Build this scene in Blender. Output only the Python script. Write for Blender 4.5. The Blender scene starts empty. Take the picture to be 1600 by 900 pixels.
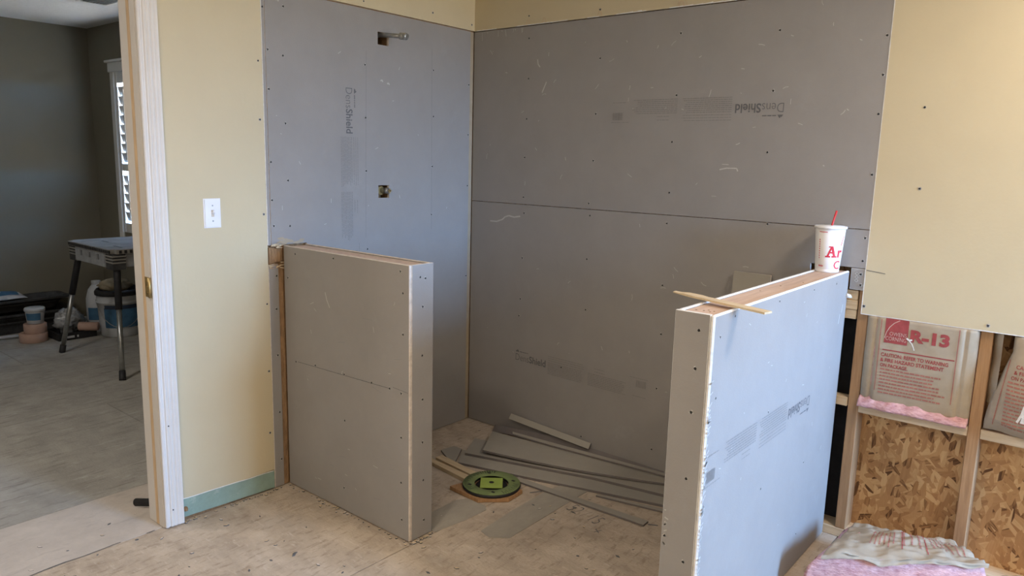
import bpy, bmesh, math, random
from mathutils import Vector, Matrix, noise
random.seed(7)
S = bpy.context.scene
COL = S.collection
PI = math.pi
# ------------------------------------------------------------------ camera
cam = bpy.data.cameras.new('camera'); cam.sensor_width = 36; cam.lens = 26.0; cam.clip_start = .02
co = bpy.data.objects.new('camera', cam); COL.objects.link(co); S.camera = co
CF = Vector((-0.62606803, 0.76083904, -0.17077112)); CR = Vector((0.76912407, 0.63859335, 0.02543023)); CU = CR.cross(CF)
M4 = Matrix((CR, CU, -CF)).transposed().to_4x4(); M4.translation = (2.7487, -2.9781, 1.4635)
co.matrix_world = M4
# ------------------------------------------------------------------ daylight
W = bpy.data.worlds.new('world'); S.world = W; W.use_nodes = True
nt = W.node_tree; bg = nt.nodes['Background']
tc = nt.nodes.new('ShaderNodeTexCoord'); sx = nt.nodes.new('ShaderNodeSeparateXYZ'); nt.links.new(tc.outputs['Generated'], sx.inputs[0])
cr = nt.nodes.new('ShaderNodeValToRGB'); nt.links.new(sx.outputs['Z'], cr.inputs[0])
cr.color_ramp.elements[0].position = 0.0; cr.color_ramp.elements[0].color = (.25, .235, .21, 1)
cr.color_ramp.elements[1].position = 0.02; cr.color_ramp.elements[1].color = (.315, .61, 1.14, 1)
nt.links.new(cr.outputs[0], bg.inputs[0]); bg.inputs[1].default_value = 88.0
S.view_settings.view_transform = 'Standard'; S.view_settings.look = 'None'; S.view_settings.gamma = 1
S.view_settings.use_curve_mapping = False; S.view_settings.exposure = 0.0
CEIL = 2.47
WX = 5.7                                   # wall with the bathroom window
WIN = (-1.00, -.06, .80, 2.36)             # its opening: y0 y1 z0 z1
def portal(loc, rot, sx_, sy_):
    l = bpy.data.lights.new('window_portal', 'AREA'); l.shape = 'RECTANGLE'; l.size = sx_; l.size_y = sy_; l.cycles.is_portal = True
    o = bpy.data.objects.new('window_portal', l); COL.objects.link(o); o.location = loc; o.rotation_euler = rot
portal((WX + .05, (WIN[0]+WIN[1])/2, (WIN[2]+WIN[3])/2), (0, PI/2, 0), WIN[3]-WIN[2], WIN[1]-WIN[0])
portal((-3.23, -.1, 1.42), (-PI/2, 0, 0), 1.0, 1.3)

FILL_LAMPS = ((1.5, -2.7, 24.), (3.0, -.75, 23.), (-1.3, -2.9, 25.), (3.1, -4.1, 30.))          # unseen ceiling lamps added as fill light (x, y, watts)
FILL_COL = (1.0, .85, .71)

# ------------------------------------------------------------------ materials
MATS = {}
def mat(name, col, rough=.75, var=.12, scale=8., bump=0., bscale=60., metal=0., detail=4., stretch=(1,1,1), rot=(0,0,0), col2=None, spec=.3):
    m = bpy.data.materials.new(name); m.use_nodes = True; n = m.node_tree; b = n.nodes['Principled BSDF']
    b.inputs['Roughness'].default_value = rough; b.inputs['Metallic'].default_value = metal; b.inputs['Specular IOR Level'].default_value = spec
    t = n.nodes.new('ShaderNodeTexCoord'); mp = n.nodes.new('ShaderNodeMapping'); mp.inputs['Scale'].default_value = stretch; mp.inputs['Rotation'].default_value = rot
    n.links.new(t.outputs['Object'], mp.inputs[0])
    nz = n.nodes.new('ShaderNodeTexNoise'); nz.inputs['Scale'].default_value = scale; nz.inputs['Detail'].default_value = detail; nz.inputs['Roughness'].default_value = .65
    n.links.new(mp.outputs[0], nz.inputs[0])
    r = n.nodes.new('ShaderNodeValToRGB'); n.links.new(nz.outputs[0], r.inputs[0])
    c2 = col2 or tuple(min(1, c*(1+var)) for c in col); c1 = tuple(c*(1-var) for c in col)
    r.color_ramp.elements[0].position = .3; r.color_ramp.elements[0].color = (*c1, 1); r.color_ramp.elements[1].position = .7; r.color_ramp.elements[1].color = (*c2, 1)
    n.links.new(r.outputs[0], b.inputs['Base Color'])
    if bump:
        n2 = n.nodes.new('ShaderNodeTexNoise'); n2.inputs['Scale'].default_value = bscale; n2.inputs['Detail'].default_value = 3; n.links.new(mp.outputs[0], n2.inputs[0])
        bp = n.nodes.new('ShaderNodeBump'); bp.inputs['Strength'].default_value = bump; bp.inputs['Distance'].default_value = .004
        n.links.new(n2.outputs[0], bp.inputs['Height']); n.links.new(bp.outputs[0], b.inputs['Normal'])
    MATS[name] = m; m['ramp'] = r.name; return m
def overlay(m, col, scale, lo, hi, stretch=(1,1,1), rot=(0,0,0), amt=1., detail=5., w=0.):
    """mix a second colour over a material where a noise is high (dust, scuffs, stains)"""
    n = m.node_tree; b = n.nodes['Principled BSDF']; src = b.inputs['Base Color'].links[0].from_socket
    t = n.nodes.new('ShaderNodeTexCoord'); mp = n.nodes.new('ShaderNodeMapping'); mp.inputs['Scale'].default_value = stretch; mp.inputs['Rotation'].default_value = rot; mp.inputs['Location'].default_value = (w, w*1.7, w*.3)
    n.links.new(t.outputs['Object'], mp.inputs[0])
    nz = n.nodes.new('ShaderNodeTexNoise'); nz.inputs['Scale'].default_value = scale; nz.inputs['Detail'].default_value = detail; nz.inputs['Roughness'].default_value = .7; n.links.new(mp.outputs[0], nz.inputs[0])
    mr = n.nodes.new('ShaderNodeMapRange'); mr.inputs[1].default_value = lo; mr.inputs[2].default_value = hi; mr.inputs[4].default_value = amt; n.links.new(nz.outputs[0], mr.inputs[0])
    mx = n.nodes.new('ShaderNodeMix'); mx.data_type = 'RGBA'; mx.inputs[7].default_value = (*col, 1)
    n.links.new(mr.outputs[0], mx.inputs[0]); n.links.new(src, mx.inputs[6]); n.links.new(mx.outputs[2], b.inputs['Base Color'])
    return m
def osb(name, cols, size=14., rough=.7):
    """oriented strand board: three layers of stretched, turned Voronoi flakes"""
    m = bpy.data.materials.new(name); m.use_nodes = True; n = m.node_tree; b = n.nodes['Principled BSDF']; b.inputs['Roughness'].default_value = rough; b.inputs['Specular IOR Level'].default_value = .25
    t = n.nodes.new('ShaderNodeTexCoord'); outs = []
    wn = n.nodes.new('ShaderNodeTexNoise'); wn.inputs['Scale'].default_value = 9; n.links.new(t.outputs['Object'], wn.inputs[0])
    for k, (ang, st) in enumerate(((.5, (1, 1, 3.6)), (-.75, (1, 1, 3.2)), (1.45, (1, 1, 3.0)))):
        r1 = n.nodes.new('ShaderNodeMapping'); r1.inputs['Rotation'].default_value = (0, ang, 0); r1.inputs['Location'].default_value = (k*3.1, 0, k*1.7)
        s1 = n.nodes.new('ShaderNodeMapping'); s1.inputs['Scale'].default_value = (st[0], .01, st[2])
        n.links.new(t.outputs['Object'], r1.inputs[0]); n.links.new(r1.outputs[0], s1.inputs[0])
        v = n.nodes.new('ShaderNodeTexVoronoi'); v.inputs['Scale'].default_value = size*(1+.25*k); v.inputs['Randomness'].default_value = 1; n.links.new(s1.outputs[0], v.inputs[0])
        sp = n.nodes.new('ShaderNodeSeparateColor'); n.links.new(v.outputs['Color'], sp.inputs[0])
        g = n.nodes.new('ShaderNodeTexNoise'); g.inputs['Scale'].default_value = 60; g.inputs['Detail'].default_value = 2
        s2 = n.nodes.new('ShaderNodeMapping'); s2.inputs['Scale'].default_value = (.25, .01, 2.5); n.links.new(r1.outputs[0], s2.inputs[0]); n.links.new(s2.outputs[0], g.inputs[0])
        ad = n.nodes.new('ShaderNodeMath'); ad.operation = 'MULTIPLY_ADD'; ad.inputs[1].default_value = .5; n.links.new(g.outputs[0], ad.inputs[0]); n.links.new(sp.outputs[0], ad.inputs[2])
        sb = n.nodes.new('ShaderNodeMath'); sb.operation = 'SUBTRACT'; sb.inputs[1].default_value = .25; n.links.new(ad.outputs[0], sb.inputs[0])
        rp = n.nodes.new('ShaderNodeValToRGB'); n.links.new(sb.outputs[0], rp.inputs[0]); e = rp.color_ramp.elements
        e[0].position = 0; e[0].color = (*cols[0], 1); e[1].position = 1; e[1].color = (*cols[3], 1)
        for p, c in ((.16, cols[1]), (.6, cols[2])): x = e.new(p); x.color = (*c, 1)
        outs.append((rp.outputs[0], sp.outputs[1]))
    cur = outs[0][0]
    for c, sel in outs[1:]:
        gt = n.nodes.new('ShaderNodeMath'); gt.operation = 'GREATER_THAN'; gt.inputs[1].default_value = .56; n.links.new(sel, gt.inputs[0])
        mx = n.nodes.new('ShaderNodeMix'); mx.data_type = 'RGBA'; n.links.new(gt.outputs[0], mx.inputs[0]); n.links.new(cur, mx.inputs[6]); n.links.new(c, mx.inputs[7]); cur = mx.outputs[2]
    n.links.new(cur, b.inputs['Base Color']); MATS[name] = m; return m

BOARD = mat('grey_backer_board', (.312, .292, .272), .8, .05, 5, .12, 220, detail=8)
overlay(BOARD, (.40, .39, .38), 3.2, .60, .80, amt=.45, detail=9)
overlay(BOARD, (.24, .235, .22), 2.3, .62, .8, amt=.35, detail=6, w=4.)
GYP = mat('gypsum_core', (.66, .58, .50), .9, .15, 40, .4, 150)
GYPW = mat('white_gypsum_core', (.80, .78, .74), .9, .12, 40, .5, 150)
DRY = mat('tan_painted_drywall', (.60, .51, .335), .6, .03, 3, .10, 90, detail=6)
DRYC = mat('drywall_paper_edge', (.66, .62, .52), .9, .1, 30)
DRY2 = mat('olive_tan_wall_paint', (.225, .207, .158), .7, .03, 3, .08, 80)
GREEN = mat('green_drywall_paper', (.27, .37, .31), .8, .14, 14, detail=8)
overlay(GREEN, (.55, .58, .50), 9, .60, .72, stretch=(1, 1, 2), amt=.8)
CEILM = mat('white_ceiling_texture', (.72, .73, .74), .9, .05, 30, .5, 70)
WHITE = mat('white_trim_paint', (.70, .655, .60), .45, .03, 10)
SHUT = mat('white_shutter_paint', (.80, .81, .80), .4, .02, 10)
PLATE = mat('white_plastic_plate', (.84, .84, .86), .35, .02, 10)
IVORY = mat('aged_ivory_plastic', (.62, .55, .44), .4, .1, 30)
PINE = mat('pine_lumber', (.37, .20, .09), .65, .16, 6, .15, 40, stretch=(14, 14, 1), detail=8, col2=(.47, .275, .135))
overlay(PINE, (.64, .55, .45), 9, .66, .75, amt=.5, detail=9, stretch=(2, 2, 1))
PINEH = mat('pine_lumber_flat', (.64, .46, .27), .65, .14, 6, .12, 40, stretch=(1, 14, 14), detail=8, col2=(.74, .58, .38))
TOPW = mat('pink_pine_top_plate', (.60, .42, .32), .65, .15, 5, .12, 40, stretch=(10, 10, 10), detail=8, col2=(.70, .54, .42))
TOPW2 = mat('pink_pine_long_plate', (.62, .42, .31), .6, .15, 5, .12, 40, stretch=(14, 1, 10), detail=8, col2=(.70, .52, .40))
overlay(TOPW2, (.45, .26, .16), 7, .66, .74, stretch=(3, 1, 1), amt=.7)
RAWWOOD = mat('raw_brown_wood', (.30, .18, .09), .8, .35, 20, .4, 60, stretch=(4, 4, 1), detail=8)
ORANGE = mat('bare_orange_jamb_wood', (.66, .47, .28), .7, .14, 12, stretch=(8, 8, 1))
BLACK = mat('black_felt_paper', (.018, .018, .02), .8, .3, 20)
SCREW = mat('dark_screw_head', (.03, .03, .028), .6, .2, 50, metal=.3)
PRINT = mat('grey_ink', (.135, .132, .135), .8, .15, 80)
FAINT = mat('faint_grey_ink', (.238, .226, .214), .8, .1, 80)
FAINT2 = mat('very_faint_grey_ink', (.255, .25, .247), .8, .08, 80)
SCUFF = mat('chalky_scratch', (.50, .48, .45), .9, .1, 60)
PENCIL = mat('pencil_graphite', (.13, .13, .13), .8, .2, 80)
FLOOR = mat('dusty_plywood_tan', (.455, .365, .275), .85, .18, 5, .6, 70, stretch=(1, 1.6, 1), detail=14, col2=(.60, .50, .39))
overlay(FLOOR, (.25, .185, .125), 46, .52, .66, stretch=(1, .28, 1), rot=(0, 0, .75), amt=.6, detail=7)
overlay(FLOOR, (.66, .58, .48), 52, .56, .70, stretch=(.3, 1, 1), rot=(0, 0, .5), amt=.55, detail=7, w=8.)
overlay(FLOOR, (.56, .50, .43), 2.2, .54, .76, amt=.6, detail=10, w=3.)
overlay(FLOOR, (.17, .13, .10), 80, .68, .73, amt=.8, w=5.)
FLOORG = mat('dusty_plywood_grey', (.345, .325, .285), .85, .18, 4, .6, 60, stretch=(1, 1.6, 1), detail=14)
overlay(FLOORG, (.20, .185, .155), 26, .53, .66, stretch=(1, .22, 1), rot=(0, 0, .75), amt=.7, detail=7)
overlay(FLOORG, (.56, .545, .51), 22, .57, .72, stretch=(1, .3, 1), rot=(0, 0, .6), amt=.65, detail=9, w=8.)
overlay(FLOORG, (.50, .48, .44), 3, .56, .75, stretch=(1, .5, 1), rot=(0, 0, .7), amt=.5, detail=9, w=3.)
overlay(FLOORG, (.10, .09, .08), 60, .68, .73, amt=.85, w=5.)
FLOORL = mat('pale_dusty_threshold', (.52, .46, .40), .85, .14, 5, .5, 60, detail=14)
overlay(FLOORL, (.34, .30, .26), 20, .54, .68, stretch=(1, .3, 1), rot=(0, 0, .7), amt=.55, detail=8)
overlay(FLOORL, (.17, .14, .12), 60, .69, .74, amt=.8, w=5.)
PATCH = mat('grey_levelling_patch', (.37, .335, .275), .85, .10, 9, .3, 60, stretch=(2, 1, 1), detail=10)
GAP = mat('dark_joint', (.06, .05, .04), .9, .3, 20)
SCRAP = mat('offcut_board_face', (.335, .31, .262), .8, .06, 6, .1, 200, detail=8)
SCRAPD = mat('offcut_board_back', (.17, .15, .14), .85, .1, 8, .1, 100)
LATH = mat('pale_lath_wood', (.60, .47, .30), .7, .14, 8, stretch=(1, 12, 4))
DGREEN = mat('dusty_green_plastic', (.165, .215, .085), .55, .25, 14, .1, 60, detail=8)
LIME = mat('lime_green_plastic', (.30, .40, .085), .5, .08, 20)
DBLACK = mat('black_plastic', (.022, .022, .024), .5, .3, 20)
DBLACKR = mat('dusty_black_tub_plastic', (.05, .05, .05), .7, .5, 12, .1, 40, detail=8)
BRASS = mat('worn_brass', (.46, .33, .14), .4, .3, 40, metal=.8)
STEEL = mat('galvanised_steel', (.36, .37, .36), .35, .2, 20, metal=.8)
COPPER = mat('tarnished_copper', (.42, .28, .16), .4, .3, 30, metal=.7)
CUP = mat('white_paper_cup', (.86, .84, .82), .5, .02, 10)
LID = mat('white_plastic_lid', (.84, .83, .82), .3, .02, 10)
RED = mat('red_cup_print', (.62, .045, .07), .5, .06, 30)
STRAW = mat('red_straw', (.58, .05, .05), .3, .06, 30)
PAPER = mat('kraft_paper_facing', (.40, .32, .22), .75, .10, 10, .25, 25, detail=9)
overlay(PAPER, (.52, .45, .35), 5, .58, .74, amt=.5, detail=8, w=2.)
PAPERL = mat('pale_kraft_paper', (.375, .305, .22), .7, .10, 10, .3, 25, detail=9)
REDP = mat('faded_red_ink', (.34, .065, .06), .8, .16, 40)
REDF = mat('pale_red_ink', (.38, .15, .11), .8, .16, 40)
CREAM = mat('kraft_show_through', (.62, .45, .36), .8, .1, 40)
PINK = mat('pink_fibreglass', (.58, .265, .262), .95, .25, 34, .9, 90, detail=10, stretch=(1, 1, 2.6), col2=(.80, .50, .48))
TAPE = mat('pinkish_tape', (.46, .31, .25), .7, .1, 12)
BUCKET = mat('grey_white_plastic', (.50, .52, .54), .5, .08, 10)
BLUE = mat('blue_label', (.055, .14, .24), .6, .2, 14)
NAVY = mat('navy_label', (.03, .045, .08), .6, .2, 20)
RAG = mat('tan_rag', (.30, .25, .17), .9, .2, 18, .4, 40)
POLY = mat('crumpled_clear_plastic', (.33, .34, .35), .25, .45, 26, .8, 30, spec=.6)
TABLE = mat('dusty_grey_table_plastic', (.25, .24, .215), .7, .25, 9, .2, 50, detail=10)
APRON = mat('blue_grey_table_plastic', (.28, .29, .30), .6, .2, 14)
OSBM = osb('osb_sheathing', ((.12, .055, .022), (.40, .21, .085), (.51, .29, .125), (.66, .43, .21)), 15.)

# ------------------------------------------------------------------ helpers
def finish(name, bm, mats, parent=None, base=None, smooth=False):
    """link one bmesh (world coordinates) as ONE object, origin at its parent or base"""
    bmesh.ops.recalc_face_normals(bm, faces=bm.faces[:])
    o0 = parent['_w'] if parent is not None else (base or (0, 0, 0))
    bm.transform(Matrix.Translation(-Vector(o0)))
    me = bpy.data.meshes.new(name); bm.to_mesh(me); bm.free()
    for m in (mats if isinstance(mats, (list, tuple)) else [mats]): me.materials.append(m)
    if smooth: me.shade_smooth()
    o = bpy.data.objects.new(name, me); COL.objects.link(o)
    if parent is not None: o.parent = parent
    else: o.location = o0
    WORLDPOS[o.name] = tuple(o0); o['_w'] = tuple(o0)
    return o
WORLDPOS = {}
def thing(name, label, cat, base, group=None):
    o = bpy.data.objects.new(name, None); COL.objects.link(o); o.location = base; o['_w'] = tuple(base); o.empty_display_size = .05
    o['label'] = label; o['category'] = cat
    if group: o['group'] = group
    return o
def tag(o, label, cat, group=None):
    o['label'] = label; o['category'] = cat
    if group: o['group'] = group
    return o
def struct(name, base=(0, 0, 0)):
    o = bpy.data.objects.new(name, None); COL.objects.link(o); o.location = base; o['_w'] = tuple(base); o['kind'] = 'structure'; o.empty_display_size = .05
    return o
def NB(): return bmesh.new()
def box(bm, x0, x1, y0, y1, z0, z1, mi=0, bev=0.):
    b2 = bm if not bev else NB()
    vs = [b2.verts.new((x, y, z)) for x in (x0, x1) for y in (y0, y1) for z in (z0, z1)]
    fs = [b2.faces.new([vs[i] for i in f]) for f in ((0, 1, 3, 2), (4, 6, 7, 5), (0, 4, 5, 1), (2, 3, 7, 6), (0, 2, 6, 4), (1, 5, 7, 3))]
    for f in fs: f.material_index = mi
    if bev:
        bmesh.ops.bevel(b2, geom=b2.edges[:], offset=bev, segments=1, affect='EDGES'); merge(bm, b2)
    return bm
def merge(bm, b2, M=None):
    if M is not None: b2.transform(M)
    idx = {}
    for v in b2.verts: idx[v] = bm.verts.new(v.co)
    for f in b2.faces:
        g = bm.faces.new([idx[v] for v in f.verts]); g.material_index = f.material_index; g.smooth = f.smooth
    b2.free()
def board(bm, lo, hi, axis, c=.0025):
    """sheet with paper faces (slot 0) and chamfered bare core rim (slot 1); axis = thin axis"""
    b2 = NB(); box(b2, lo[0], hi[0], lo[1], hi[1], lo[2], hi[2]); bmesh.ops.recalc_face_normals(b2, faces=b2.faces[:])
    if c: bmesh.ops.bevel(b2, geom=b2.edges[:], offset=c, segments=1, affect='EDGES')
    b2.normal_update()
    for f in b2.faces: f.material_index = 0 if abs(f.normal[axis]) > .95 else 1
    merge(bm, b2); return bm
def cells(bm, us, vs, keep, d0, d1, P, mi=0, rim=0):
    """sheet from a grid of cells (u,v) kept or cut out; P(u,v,d) gives the world point"""
    nu, nv = len(us)-1, len(vs)-1; V = {}
    def vert(i, j, d):
        k = (i, j, d)
        if k not in V: V[k] = bm.verts.new(P(us[i], vs[j], d))
        return V[k]
    K = lambda i, j: 0 <= i < nu and 0 <= j < nv and keep((us[i]+us[i+1])/2, (vs[j]+vs[j+1])/2)
    for i in range(nu):
        for j in range(nv):
            if not K(i, j): continue
            for d in (d0, d1):
                f = bm.faces.new([vert(i, j, d), vert(i+1, j, d), vert(i+1, j+1, d), vert(i, j+1, d)]); f.material_index = mi
            for (a, b, c, e, ni, nj) in ((i, j, i, j+1, i-1, j), (i+1, j, i+1, j+1, i+1, j), (i, j, i+1, j, i, j-1), (i, j+1, i+1, j+1, i, j+1)):
                if not K(ni, nj):
                    f = bm.faces.new([vert(a, b, d0), vert(c, e, d0), vert(c, e, d1), vert(a, b, d1)]); f.material_index = rim
    return bm
PX = lambda u, v, d: (d, u, v)     # sheet standing in a wall of constant x
PY = lambda u, v, d: (u, d, v)     # sheet standing in a wall of constant y
def tube(bm, pts, rad, n=10, mi=0, cap=True, smooth=True):
    pts = [Vector(p) for p in pts]; rings = []
    rads = rad if isinstance(rad, (list, tuple)) else [rad]*len(pts)
    for i, p in enumerate(pts):
        t = (pts[min(i+1, len(pts)-1)] - pts[max(i-1, 0)]).normalized()
        a = t.orthogonal().normalized() if i == 0 else (pa - t*pa.dot(t)).normalized(); pa = a
        b = t.cross(a); rings.append([bm.verts.new(p + (a*math.cos(2*PI*k/n) + b*math.sin(2*PI*k/n))*rads[i]) for k in range(n)])
    for i in range(len(rings)-1):
        for k in range(n):
            f = bm.faces.new([rings[i][k], rings[i][(k+1) % n], rings[i+1][(k+1) % n], rings[i+1][k]]); f.material_index = mi; f.smooth = smooth
    if cap:
        for r in (rings[0], rings[-1]): bm.faces.new(r).material_index = mi
    return bm
def lathe(bm, prof, c, n=32, mi=0, smooth=True, close=True, M=None):
    """prof: (radius, z) pairs around a vertical axis through c"""
    b2 = NB(); rings = []
    for r, z in prof: rings.append([b2.verts.new((r*math.cos(2*PI*k/n), r*math.sin(2*PI*k/n), z)) for k in range(n)])
    for i in range(len(rings)-1):
        for k in range(n):
            f = b2.faces.new([rings[i][k], rings[i][(k+1) % n], rings[i+1][(k+1) % n], rings[i+1][k]]); f.smooth = smooth; f.material_index = mi
    if close:
        for r in (rings[0], rings[-1]): b2.faces.new(r).material_index = mi
    merge(bm, b2, Matrix.Translation(c) @ (M or Matrix()))
    return bm
def quadslab(bm, pts, z0, z1, mi=0, rim=0):
    """flat piece from plan corners; z0/z1 numbers or per-corner lists"""
    n = len(pts); a = z0 if isinstance(z0, (list, tuple)) else [z0]*n; b = z1 if isinstance(z1, (list, tuple)) else [z1]*n
    lo = [bm.verts.new((p[0], p[1], a[i])) for i, p in enumerate(pts)]; hi = [bm.verts.new((p[0], p[1], b[i])) for i, p in enumerate(pts)]
    bm.faces.new(lo[::-1]).material_index = mi; bm.faces.new(hi).material_index = mi
    for i in range(n): bm.faces.new([lo[i], lo[(i+1) % n], hi[(i+1) % n], hi[i]]).material_index = rim
    return bm
def cover(bm, f, us, vs, th=0., mi=0):
    """skin over a grid: f(u,v) -> world point"""
    g = [[bm.verts.new(f(u, v)) for v in vs] for u in us]
    for i in range(len(us)-1):
        for j in range(len(vs)-1):
            q = bm.faces.new([g[i][j], g[i+1][j], g[i+1][j+1], g[i][j+1]]); q.smooth = True; q.material_index = mi
    return bm
def lin(a, b, n): return [a + (b-a)*i/n for i in range(n+1)]
def nz(x, y, z=0., s=1.): return noise.noise(Vector((x*s, y*s, z*s)))
# lettering -----------------------------------------------------------------
TXT = {}
def glyphs(s, bold=0.):
    if (s, bold) in TXT: return TXT[(s, bold)]
    c = bpy.data.curves.new('lettering', 'FONT'); c.body = s; c.offset = bold; c.resolution_u = 3
    o = bpy.data.objects.new('lettering', c); COL.objects.link(o)
    dg = bpy.context.evaluated_depsgraph_get(); me = bpy.data.meshes.new_from_object(o.evaluated_get(dg))
    vs = [v.co.to_2d() for v in me.vertices]; fs = [tuple(p.vertices) for p in me.polygons]
    bpy.data.objects.remove(o); bpy.data.curves.remove(c); bpy.data.meshes.remove(me)
    x0 = min(v.x for v in vs); x1 = max(v.x for v in vs); y0 = min(v.y for v in vs); y1 = max(v.y for v in vs)
    vs = [((v.x-x0)/(x1-x0), (v.y-y0)/(y1-y0)) for v in vs]; TXT[(s, bold)] = (vs, fs); return TXT[(s, bold)]
def text(bm, s, f, u0, u1, v0, v1, bold=0., mi=0):
    """letters fitted to the box u0..u1, v0..v1 of the surface f(u,v)"""
    vs, fs = glyphs(s, bold); vv = [bm.verts.new(f(u0+(u1-u0)*a, v0+(v1-v0)*b)) for a, b in vs]
    for q in fs:
        try: bm.faces.new([vv[i] for i in q]).material_index = mi
        except ValueError: pass
def bar(bm, f, u0, u1, v0, v1, mi=0, n=1):
    for a, b in zip(lin(u0, u1, n)[:-1], lin(u0, u1, n)[1:]):
        bm.faces.new([bm.verts.new(f(*p)) for p in ((a, v0), (b, v0), (b, v1), (a, v1))]).material_index = mi
def fine_print(bm, f, u0, u1, v0, v1, rows, h, mi=1, rag=.08, rng=None):
    """lines of print too small to read: rows of word-long dashes"""
    rng = rng or random.Random(3)
    for r in range(rows):
        v = v1 - (v1-v0)*r/max(1, rows-1); u = u0; e = u1 - rng.random()*rag*(u1-u0)
        while u < e:
            w = rng.uniform(.006, .02); bar(bm, f, u, min(e, u+w), v-h/2, v+h/2, mi); u += w+.0025
def dens_print(name, f, parent, mi_word=0, rng=1):
    """printed maker's mark: word, roof sign, small line, text blocks, bar code. u runs along the word from 0"""
    bm = NB(); rg = random.Random(rng)
    text(bm, 'Dens', f, 0, .088, 0, .036, -.012, 0); text(bm, 'Shield', f, .092, .200, 0, .037, .018, 0)
    for q in (((0, .046), (.012, .046), (.012, .050), (.007, .056)), ((.012, .046), (.024, .046), (.014, .060), (.010, .056))):
        bm.faces.new([bm.verts.new(f(*p)) for p in q]).material_index = 0
    fine_print(bm, f, .028, .085, .049, .049, 1, .004, 0, 0, rg)
    fine_print(bm, f, .215, .44, -.028, .030, 8, .0032, 1, .12, rg); fine_print(bm, f, .215, .44, .042, .064, 3, .0028, 1, .05, rg)
    fine_print(bm, f, .462, .69, -.028, .030, 8, .0032, 1, .15, rg); fine_print(bm, f, .50, .56, .045, .060, 2, .003, 1, .05, rg)
    fine_print(bm, f, .72, .79, -.020, -.020, 1, .003, 1, .05, rg); fine_print(bm, f, .70, .80, .068, .068, 1, .0025, 1, .05, rg)
    u = .735
    while u < .785: w = rg.uniform(.0015, .005); bar(bm, f, u, u+w, .025, .058, 1); u += w+.0018
    return finish(name, bm, [PRINT, FAINT], parent)
def screws(pts, P, d, parent, nrm=-1, r=.0042):
    """countersunk screw heads, dark, with a raised paper burr"""
    bm = NB()
    for i, (u, v) in enumerate(pts):
        ring = [bm.verts.new(P(u+r*math.cos(a)*1.0, v+r*math.sin(a), d+nrm*.0006)) for a in lin(0, 2*PI, 8)[:-1]]
        bm.faces.new(ring).material_index = 0
        R2 = r*(1.7 if i % 3 else 1.25); o2 = [bm.verts.new(P(u+R2*math.cos(a), v+R2*math.sin(a), d)) for a in lin(0, 2*PI, 8)[:-1]]
        for k in range(8): bm.faces.new([ring[k], ring[(k+1) % 8], o2[(k+1) % 8], o2[k]]).material_index = 1 if (k+i) % 3 else 2
    o = finish('screw_heads', bm, [SCREW, BOARD, SCUFF], parent); o['kind'] = 'stuff'; return o
def ribbon(bm, f, pts, w, mi=0):
    for (a, b) in zip(pts[:-1], pts[1:]):
        d = Vector((b[0]-a[0], b[1]-a[1])); p = Vector((-d.y, d.x)).normalized()*w/2
        bm.faces.new([bm.verts.new(f(a[0]+p.x*s+0, a[1]+p.y*s)) for s in (-1, 1)] + [bm.verts.new(f(b[0]+p.x*s, b[1]+p.y*s)) for s in (1, -1)]).material_index = mi

# ------------------------------------------------------------------ dimensions (corner of the shower = origin)
T = .0127
ZS, ZT, YB = 1.2391, 2.115, -1.2549
HP = 1.0795
X1, Y1, T1 = .7909, -1.1816, .1197
X2A, X2B, Y2 = 1.8522, 1.9652, -1.1957
XR, ZD = 2.0205, .9197
DY0, DY1, DH = -1.748, -2.56, 2.05          # doorway
FARX, SIDEY = -4.25, -.25

# ------------------------------------------------------------------ floor
fl = NB(); box(fl, -4.4, 5.85, -4.8, .15, -.06, -.012)
floor = finish('floor', fl, GAP); floor['kind'] = 'structure'
def sheet(pts, m, z=0., name='plywood_sheet'):
    bm = NB(); quadslab(bm, pts, -.012, z); return finish(name, bm, m, floor)
g = .0022
for x0, x1, y0, y1 in ((-4.38, -2.91, -1.32, .12), (-4.38, -2.91, -3.7, -1.32), (-2.91, -1.69, -2.54, .12), (-2.91, -1.69, -4.78, -2.54), (-1.69, -.455, -1.28, .12), (-1.69, -.455, -3.7, -1.28)):
    sheet([(x0+g, y0+g), (x1-g, y0+g), (x1-g, y1-g), (x0+g, y1-g)], FLOORG)
edge = [(-.016+.012*nz(y, 2, 0, 6)+.005*nz(y, 5, 0, 25), y) for y in lin(-4.6, -1.78, 90)]
sheet([(-.455+g, -4.78), (-.012, -4.78)] + edge + [(-.03, -1.5), (-.455+g, -1.5)], FLOORL, .0013)
sheet([(-.455+g, -1.5), (-.05, -1.5), (-.05, .12), (-.455+g, .12)], FLOORL)
for x0, x1, y0, y1 in ((-.045, .803, -2.5, .14), (-.045, .803, -4.78, -2.5), (.803, 2.02, -2.05, .14), (.803, 2.02, -4.5, -2.05), (2.02, 3.24, -1.3, .14), (2.02, 3.24, -3.74, -1.3), (3.24, 4.46, -2.4, .14), (3.24, 4.46, -4.78, -2.4), (4.46, 5.84, -2.4, .14), (4.46, 5.84, -4.78, -2.4)):
    sheet([(x0+g, y0+g), (x1-g, y0+g), (x1-g, y1-g), (x0+g, y1-g)], FLOOR)
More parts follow.
